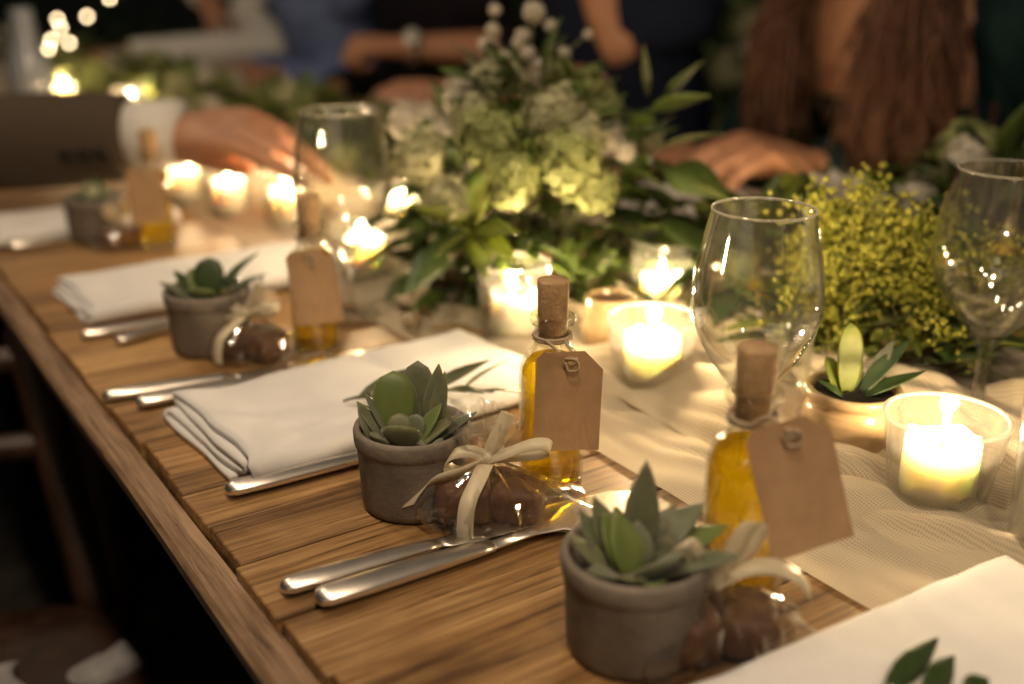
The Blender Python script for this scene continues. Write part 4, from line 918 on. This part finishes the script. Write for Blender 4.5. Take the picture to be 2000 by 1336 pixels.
# ================================================================== PEOPLE
def hand_chains(w, ex, ez, thumb, s=1.0, flex=((20, 25, 15),) * 4, spread=6, tflex=0.0, tout=1.0):
    ex = Vector(ex).normalized(); ez = Vector(ez); ez = (ez - ex * ez.dot(ex)).normalized(); ey = ez.cross(ex) * thumb
    w = Vector(w); Q = lambda x, y, z: w + (ex * x + ey * y + ez * z) * s
    ch = []
    ys_ = [.029, .010, -.010, -.028]; kx = [.090, .095, .089, .079]; ln = [(.044, .026, .021), (.048, .030, .022), (.044, .028, .021), (.034, .021, .019)]
    ch.append(([Q(-.012, 0, 0), Q(.012, .004, 0), Q(.04, .004, .002)], [.026 * s, .028 * s, .026 * s], .72))
    for i in range(4):
        y = ys_[i]; k = Q(kx[i], y, .004)
        ch.append(([Q(.006, y * .55, 0), Q(.045, y * .85, .003), k], [.0155 * s, .0140 * s, .0112 * s], 1))
        ang = 0; p = k; pts = [p]; lat = R(spread) * (1.5 - i) * .6; rad = [.0105 * s]
        for L, f, rr in zip(ln[i], flex[i], (.0092, .0084, .0066)):
            ang += R(f); d = ex * (math.cos(ang) * math.cos(lat)) + ey * (math.cos(ang) * math.sin(lat)) - ez * math.sin(ang)
            p = p + d * L * s; pts.append(p); rad.append(rr * s * (.88 if i == 3 else 1))
        ch.append((pts, rad, 1))
    t = tout
    ch.append(([Q(.012, .018, -.006), Q(.042, .018 + .026 * t, -.014 - tflex * .01), Q(.070, .022 + .036 * t, -.018 - tflex * .022), Q(.094, .022 + .040 * t, -.020 - tflex * .036)], [.0165 * s, .0135 * s, .0108 * s, .0078 * s], 1))
    return ch
def put_chain(mb, pts, rad, flat=1.0, n=10, up=None, grow=0.0): mb.put(*tube(pts, [r + grow for r in rad], n, True, flat, up))
def person(label, hip, yaw, arms, skin_z=None, torso_mat=None, sleeve_mat=None, hair=None, hair_mat=None, sg=0.0, top_z=2.0, lean=.10, vox=.0055, trouser=None, sleeve_end=.93, dress=False, cuff=None, head_off=(0, 0), head=True):
    """seated figure: hip = xy on the seat, yaw = direction faced, arms = [(side, elbow, wrist, finger dir, back normal, hand kwargs, sleeve fraction)]"""
    root = thing('person', label, 'person', (hip[0], hip[1], 0), 0, 'dinner guests')
    O = Vector((hip[0], hip[1], 0)); F = Vector((math.cos(yaw), math.sin(yaw), 0)); Rt = Vector((F.y, -F.x, 0)); U = Vector((0, 0, 1))
    def L(f, r, z): return F * f + Rt * r + U * z
    tors = [(.46, -.03, .17, .125), (.55, -.03, .165, .12), (.68, -.01, .150, .108), (.82, .02, .165, .112), (.885, .036, .172, .112), (.94, .05, .178, .110), (1.01, .06, .175, .095), (1.055, .065, .13, .075), (1.075, .07, .07, .06)]
    def torso(mb, g):
        mb.put(*loft([(L(f + lean * (z - .46), 0, z), Rt * (a + g), F * (b + g)) for z, f, a, b in tors if g == 0 or z <= top_z], 24))
    sk, cl, sl = MB(), MB(), MB()
    torso(sk, 0); torso(cl, .012)
    fl_ = .07 + lean * .6
    sk.put(*tube([L(fl_ - .005, 0, 1.03), L(fl_ + .01, 0, 1.10), L(fl_ + .02, 0, 1.17)], [.066, .056, .055], 14, True))
    hc = L(fl_ + .045 + head_off[0], head_off[1], 1.275)
    if head:
        def E(f, r, z, sf, sr, sz, n=14):
            v, f_ = sphere((0, 0, 0), 1, n, 10); sk.put([hc + F * (f + q.x * sf) + Rt * (r + q.y * sr) + U * (z + q.z * sz) for q in v], f_)
        E(-.012, 0, .03, .098, .077, .092); E(.018, 0, -.035, .075, .064, .085); E(.052, 0, -.085, .035, .036, .030); E(.085, 0, -.012, .016, .014, .028); E(.096, 0, -.026, .012, .016, .011)
        for s in (-1, 1): E(-.005, s * .078, -.01, .022, .010, .032); E(.072, s * .03, .022, .016, .026, .010); E(.058, s * .04, -.03, .028, .022, .022)
        E(.083, 0, -.062, .010, .024, .009)
    legs = MB()
    for s in (-1, 1):
        kn = L(.44, s * .11, .50); an = L(.42, s * .12, .09)
        for mb, g in ((sk, 0), (legs, .010)):
            mb.put(*tube([L(0, s * .085, .52), L(.2, s * .1, .525), kn], [.085 + g, .075 + g, .055 + g], 12))
            mb.put(*tube([kn, L(.43, s * .115, .32), an], [.055 + g, .052 + g, .036 + g], 12))
        sk.put(*tube([an, L(.46, s * .125, .05), L(.58, s * .14, .035)], [.036, .036, .028], 10))
        add('shoe', remeshed(MB().put(*tube([L(.40, s * .12, .055), L(.47, s * .125, .052), L(.61, s * .145, .04)], [.044, .045, .036], 12)), 'shoe', .008, 3), M_black, root)
    for (side, elbow, wrist, fd, bn, kw, frac) in arms:
        sh = L(.045 + lean * .55, side * .185, .995); el = Vector(elbow) - O; wr = Vector(wrist) - O
        sk.put(*tube([sh, sh.lerp(el, .5), el], [.056, .047, .040], 12)); mid = el.lerp(wr, .35)
        sk.put(*tube([el, mid, el.lerp(wr, .75), wr], [.040, .042, .033, .0275], 14, True, .86, bn))
        for pts, rad, flat in hand_chains(wr, fd, bn, kw.get('thumb', 1), kw.get('s', 1.0), kw.get('flex', ((20, 25, 15),) * 4), kw.get('spread', 6), kw.get('tflex', 0), kw.get('tout', 1)):
            put_chain(sk, pts, rad, flat, 10, bn)
        full = [sh, sh.lerp(el, .5), el, el.lerp(wr, .35), el.lerp(wr, .75), wr]; rr = [.068, .060, .054, .054, .048, .044]
        tgt = sl
        tgt.put(*tube([L(.04 + lean * .5, side * .10, 1.02), sh, sh.lerp(el, .3)], [.062, .068, .062], 14))
        if frac <= 1: e = sh.lerp(el, frac); tgt.put(*tube([sh, sh.lerp(e, .5), e], [.066, .058, .053], 14))
        else:
            tgt.put(*tube([sh, sh.lerp(el, .5), el], [.068, .060, .054], 14)); e = el.lerp(wr, frac - 1)
            tgt.put(*tube([el, el.lerp(e, .5), e], [.054 + sg, .053 + sg, .047 + sg], 18, False))
        if cuff:
            c0, c1 = el.lerp(wr, cuff[0]), el.lerp(wr, cuff[1])
            v, f = loft([(c0, U * .047, (wr - el).normalized().cross(U) * .047), (c0.lerp(c1, .5), U * .0465, (wr - el).normalized().cross(U) * .0465), (c1, U * .045, (wr - el).normalized().cross(U) * .045)], 26)
            add('cuff', make_mesh('cuff', v, f), M_shirt, root)
    add('body', remeshed(sk, 'body', vox, 5), M_skin, root)
    if sleeve_mat is None: cl.v, cl.f = (lambda m: (m.v, m.f))(MB().put(cl.v, cl.f).put(sl.v, sl.f))
    else: add('sleeves', remeshed(sl, 'sleeves', .008, 6), sleeve_mat, root)
    if dress: cl.put(legs.v, legs.f)
    else: add('trousers', remeshed(legs, 'trousers', .010, 4), trouser or M_black, root)
    add('dress' if dress else 'top', remeshed(cl, 'top', .008, 6), torso_mat, root)
    if head:
        for s in (-1, 1):
            e = add('eye', make_mesh('eye', *sphere(hc + F * .078 + Rt * (s * .031) + U * .004, .0115, 12, 8)), M_nail, root)
            add('pupil', make_mesh('pupil', *sphere(hc + F * .0868 + Rt * (s * .031) + U * .004, .0045, 8, 6)), M_pupil, e)
        add('lips', make_mesh('lips', *sphere(hc + F * .089 - U * .062, .007, 12, 6, (.8, 2.6 if abs(F.x) > abs(F.y) else .8, .7))), M_lip, root)
        hb = MB(); v, f = sphere((0, 0, 0), 1, 18, 12)
        hb.put([hc + F * (-.024 + q.x * .100) + Rt * (q.y * .086) + U * (.045 + q.z * .088) for q in v], f)
        if hair == 'long':
            strands = MB()
            for k in range(1100):
                rnd_ = random.Random(k); a = R(48 + 264 * k / 1099); dx, dy = math.cos(a), math.sin(a)
                end = rnd_.uniform(.78, .95); fr = max(0, dx); j_ = lambda q: rnd_.uniform(-q, q)
                p0 = hc + F * (dx * .075 - .02) + Rt * (dy * .075) + U * .04
                p1 = hc + F * (dx * .09 - .015) + Rt * (dy * .094) - U * .08
                p2 = L(fl_ + .02 + dx * .10 + (.05 if dx > -.3 else -.03) + j_(.015), dy * (.125 - .03 * fr) + j_(.02), 1.07 + j_(.02))
                p3 = L(fl_ + .05 + dx * .09 + (.05 if dx > -.3 else -.05) + j_(.02), dy * (.14 - .05 * fr) + j_(.035) + .018 * math.sin(k * .05), (1.06 + end) / 2 + j_(.03)); p4_ = p3 + L(j_(.02) + .015 * fr, j_(.03), -(1.06 - end) / 2)
                strands.put(*tube(smooth_path([p0, p1, p2, p3, p4_], 4), [.0030] * 8 + [.0028] * 4 + [.0024] * 4 + [.0007], 4, False))
        hr = add('hair', remeshed(hb, 'hair', .0045, 1), hair_mat or M_hairD, root)
        if hair == 'long': add('strands', strands.mesh('strands'), hair_mat or M_hairD, hr)['kind'] = 'stuff'
    return root
YAW = math.atan2(-BV.y, -BV.x)      # guests on the far side face the near side
# woman in teal whose hand rests beside the leaves
p4 = tb(1.09, 1.575)
w4, e4 = dp(1572, 322, 1.60), dp(1900, 372, 1.72)
person('long-haired guest in a dark teal dress resting one hand on the table', p4, YAW, [
    (-1, e4, w4, dp(1440, 286, 1.54) - w4, Vector((0, -.25, 1)), dict(thumb=-1, flex=((34, 22, 14), (30, 24, 14), (32, 24, 14), (36, 22, 12)), spread=7, tflex=1.2, tout=.55, s=1.16), 1.93),
    (1, tb(1.42, 1.42, -.08), tb(1.32, 1.24, .03), -BV, Vector((0, 0, 1)), dict(thumb=1), 1.9)], torso_mat=M_teal, hair='long', hair_mat=M_hairB, dress=True, top_z=.89, vox=.005)
# guest in navy with a bare arm along the table
p3 = tb(1.66, 1.47)
w3, e3 = dp(868, 182, 2.02), dp(1180, 165, 2.02); e3b = dp(1214, 92, 1.96); w3b = dp(1135, -110, 1.90)
person('guest in a navy short-sleeved top leaning a bare arm across the table', p3, YAW, [
    (1, e3, w3, w3 - e3, Vector((0, -.5, 1)), dict(thumb=-1, flex=((25, 30, 20),) * 4), .55),
    (-1, e3b, w3b, (w3b - e3b), Vector((0, -1, .2)), dict(thumb=1, flex=((40, 50, 30),) * 4), .55)], torso_mat=M_navy, hair='short', vox=.0055)
# guest with the wristwatch
p2 = tb(2.28, 1.43)
w2, e2 = dp(778, 92, 2.30), dp(1010, 96, 2.36)
person('guest in black whose fist with a steel wristwatch rests above a plate', p2, YAW, [
    (1, e2, w2, w2 - e2, Vector((.1, -.35, 1)), dict(thumb=-1, flex=((60, 85, 50), (62, 88, 50), (64, 88, 50), (66, 88, 50)), tflex=1.0, tout=.3), 1.2),
    (-1, tb(2.62, 1.35, .02), tb(2.45, 1.1, .03), -BV, Vector((0, 0, 1)), dict(thumb=-1), 1.8)], torso_mat=M_black, hair='short', vox=.0055)
wt = thing('wristwatch', 'steel wristwatch on the wrist of the guest in black', 'watch', w2.lerp(e2, .13)); dv = (e2 - w2).normalized()
q = dv.to_track_quat('Z', 'Y').to_euler()
add('strap', make_mesh('strap', *lathe([(.0335, -.009), (.0355, -.009), (.0355, .009), (.0335, .009)], 30, closed=True)), M_watch, wt, None, q)
cp = Vector((0, -.8, .6)).normalized() * .036
cs = add('case', make_mesh('case', *lathe([(.0, 0), (.02, 0), (.021, .003), (.0205, .008), (.018, .009), (.0, .009)], 28)), M_watch, wt, cp, outward(cp))
add('dial', make_mesh('dial', *lathe([(.0, .0092), (.0165, .0092), (.0165, .0096), (.0, .0096)], 24)), M_dial, cs)
# blue shirt, white sleeves
p7 = tb(2.93, 1.42)
person('guest in a light blue shirt sitting past the guest with the watch', p7, YAW, [(1, tb(2.76, 1.36, .0), tb(2.85, 1.12, .035), -BV, Vector((0, 0, 1)), dict(thumb=1), 1.85), (-1, tb(3.12, 1.36, 0), tb(3.0, 1.12, .035), -BV, Vector((0, 0, 1)), dict(thumb=-1), 1.85)], torso_mat=M_blue, hair='short', vox=.007)
p6 = tb(3.60, 1.42)
w6, e6 = dp(236, 112, 3.05), dp(540, 92, 3.22); w6b, e6b = dp(402, -5, 3.25), dp(360, -60, 3.5)
person('guest with long white sleeves under a navy waistcoat at the far end', p6, YAW, [
    (1, e6, w6, w6 - e6, Vector((0, -.4, 1)), dict(thumb=-1, flex=((30, 30, 20),) * 4), 1.94),
    (-1, e6b, w6b, dp(436, 60, 3.2) - w6b, Vector((.4, -.6, .6)), dict(thumb=1, flex=((50, 60, 40),) * 4, tflex=1), 1.9)], torso_mat=M_navy, sleeve_mat=M_shirt, hair='short', vox=.007)
fk = thing('table_fork', 'silver fork held by the white-sleeved guest', 'fork', dp(428, 35, 3.19)); fd = (dp(462, 100, 3.15) - dp(428, 35, 3.19)).normalized()
fk.rotation_euler = fd.to_track_quat('X', 'Z').to_euler(); add('handle', handle_me, M_steel, fk); add('fork_head', fork_me, M_steel, fk)
# the guest in tweed who reaches across from the near side
p1 = tb(1.86, -.14)
w1, e1 = dp(345, 262, 1.44), dp(-60, 282, 1.46)
tw_ = person('guest in a brown tweed jacket reaching over the candles', p1, YAW + math.pi, [
    (1, e1, w1, dp(500, 262, 1.40) - w1, Vector((.25, -.55, 1)), dict(thumb=-1, flex=((14, 12, 8), (22, 14, 8), (30, 16, 10), (36, 18, 12)), spread=15, tflex=.2, tout=.1, s=1.24), 1.80),
    (-1, tb(2.12, -.02, -.1), tb(2.02, .2, .035), BV, Vector((0, 0, 1)), dict(thumb=-1), 1.85)], torso_mat=M_tweed, hair='short', cuff=(.76, 1.03), sg=.012, vox=.005)
for fr_ in (.555, .64, .716):
    c = e1.lerp(w1, fr_) - p1 * 1.0; c = Vector((c.x, c.y - .0625, c.z + p1.z - .012))
    add('button', make_mesh('button', *lathe([(.0, 0), (.008, 0), (.009, .002), (.007, .0035), (.0, .003)], 18)), M_button, tw_, c, (R(90), 0, 0))
# benches the guests sit on
for nm, c0, c1, a0, a1, lab in (('bench', 1.32, 1.62, .8, 4.1, 'long dark wooden bench under the row of guests'), ('bench', -.30, .02, 1.5, 2.2, 'short dark wooden bench under the guest in tweed')):
    o = thing(nm, lab, 'bench', (0, 0, 0), TA)
    add('seat', make_mesh('seat', *box(c0, c1, a0, a1, .40, .44, .004), False), M_dwood, o)
    for a in (a0 + .2, a1 - .2):
        for c in (c0 + .03, c1 - .08): add('leg', make_mesh('leg', *box(c, c + .05, a - .03, a + .03, 0, .3995), False), M_dwood, o)

# ================================================================== CHAIR AND THE COAT ON IT
ch = thing('chair', 'dark red-brown wooden chair turned sideways beside the table edge', 'chair', (0, 0, 0))
s0 = dp(225, 1200, 1.14); zs = s0.z
SC = Vector((s0.x - .05, s0.y - .09, 0))
def chp(a, c, z): return SC + AV * a + BV * c + Vector((0, 0, z))
rs = []
for z, k in ((zs - .035, .93), (zs - .028, 1.0), (zs - .008, 1.0), (zs, .97), (zs - .004, .8), (zs - .006, 0.01)):
    rs.append((SC + Vector((0, 0, z)) - AV * .08 - BV * .12, AV * .21 * k, BV * .23 * k))
v, f = [], []
for c, ax, ay in rs:
    for k in range(40):
        t = 2 * math.pi * k / 40; cx_ = math.copysign(abs(math.cos(t)) ** .6, math.cos(t)); sy_ = math.copysign(abs(math.sin(t)) ** .6, math.sin(t)); v.append(c + ax * cx_ + ay * sy_)
for i in range(5):
    for k in range(40): l = (k + 1) % 40; f.append((i * 40 + k, i * 40 + l, i * 40 + 40 + l, i * 40 + 40 + k))
add('seat', make_mesh('seat', v, f), M_dwood, ch)
for a, c in ((.10, .08), (.10, -.32), (-.25, .06), (-.25, -.30)):
    add('leg', make_mesh('leg', *tube([chp(a * 1.15, c, 0), chp(a, c * .98, zs - .03)], [.014, .018], 12, False)), M_dwood, ch)
posts = []
for c in (.085, -.33):
    P_ = smooth_path([chp(.11, c, zs - .02), chp(.17, c - .005, zs + .12), chp(.23, c - .01, zs + .27)], 5)
    add('post', make_mesh('post', *tube(P_, [.021] * 5 + [.022] * 5 + [.021], 14)), M_dwood, ch)
for zz, aa in ((.24, .22), (.15, .185)):
    add('back_rail', make_mesh('back_rail', *tube(smooth_path([chp(aa, .08, zs + zz), chp(aa + .03, -.12, zs + zz + .01), chp(aa, -.32, zs + zz)], 5), .016, 12)), M_dwood, ch)
ct = thing('coat', 'crumpled pale grey coat heaped on the dark wooden chair', 'coat', (0, 0, 0))
v, f = [], []; n = 48
cc = SC - AV * .16 - BV * .20 + Vector((0, 0, zs + .004))
for j in range(n + 1):
    for i in range(n + 1):
        x, y = (i / n - .5) * 2, (j / n - .5) * 2; r = math.hypot(x, y); h = max(0, 1 - r * r) ** .5 * .12
        w = abs(nz(x * 2.6 + 3, y * 2.6)) * .10 + abs(nz(x * 6, y * 6, 2)) * .04
        v.append(cc + AV * (x * .17 * (1 + .15 * nz(x * 3, y * 3, 4))) + BV * (y * .19 * (1 + .15 * nz(x * 3, y * 3, 8))) + Vector((0, 0, max(.002, h + w * max(0, 1.15 - r)))))
for j in range(n):
    for i in range(n): a = j * (n + 1) + i; f.append((a, a + 1, a + n + 2, a + n + 1))
add('body', make_mesh('coat', v, f), M_grey, ct)
sl_p = [dp(150, 1345, 1.06), dp(215, 1310, 1.06), dp(262, 1272, 1.07)]
add('sleeve', make_mesh('sleeve', *tube(smooth_path(sl_p, 6), [.026] * 6 + [.022] * 6 + [.019], 16, False, .75)), M_grey, ct)

# ================================================================== BACKGROUND PLANTING
def shrub(label, base, rx, ry, rz, n, heads, seed, mats, name='shrub'):
    rnd = random.Random(seed); o = thing(name, label, 'shrub', base)
    add('trunk', make_mesh('trunk', *tube([(0, 0, 0), (.02, 0, rz * .5), (0, .02, rz)], [.03, .022, .012], 8)), M_dwood, o)
    for m_i, m in enumerate(mats):
        mb = MB(); L0 = flat_leaf(.10, .05, .2, .2, 3)
        for i in range(n // len(mats)):
            d = Vector((rnd.gauss(0, 1), rnd.gauss(0, 1), rnd.gauss(0, 1))).normalized(); k = rnd.uniform(.5, 1) * (1 + .25 * nz(d.x * 2.5, d.y * 2.5, d.z * 2.5 + seed))
            p = Vector((d.x * rx * k, d.y * ry * k, rz + d.z * rz * k * .95)); dd = (d + Vector((rnd.gauss(0, .6), rnd.gauss(0, .6), rnd.gauss(0, .6)))).normalized()
            q = dd.to_track_quat('Y', 'Z').to_matrix().to_4x4(); q.translation = p; mb.put(*L0, q @ Matrix.Rotation(rnd.uniform(0, 6), 4, 'Y'))
        add('foliage', mb.mesh('foliage'), m, o)['kind'] = 'stuff'
    for i in range(heads):
        d = Vector((rnd.gauss(0, 1), -abs(rnd.gauss(0, 1)), rnd.gauss(0, .8))).normalized()
        add('flower_head', HEADS[rnd.choice([0, 2])], None, o, Vector((d.x * rx, d.y * ry, rz + d.z * rz * .9)), outward(d), rnd.uniform(1.2, 2.2))
    return o
g0 = dp(1512, 150, 2.75); shrub('leafy shrub with cream flowers between the navy guest and the teal guest', (g0.x, g0.y, 0), .21, .20, .52, 900, 26, 3, [M_leafG, M_leafD])
for i, (x, y, lab) in enumerate([(2.3, 4.6, 'dark garden bush behind the teal guest'), (.7, 5.2, 'dark garden bush behind the navy guest'), (-.9, 6.0, 'dark garden bush behind the watch-wearing guest'), (-2.8, 6.4, 'dark garden bush behind the far table end')]):
    shrub(lab, (x, y, 0), .9, .7, .85, 900, 0, 60 + i, [M_leafD], 'garden_bush')
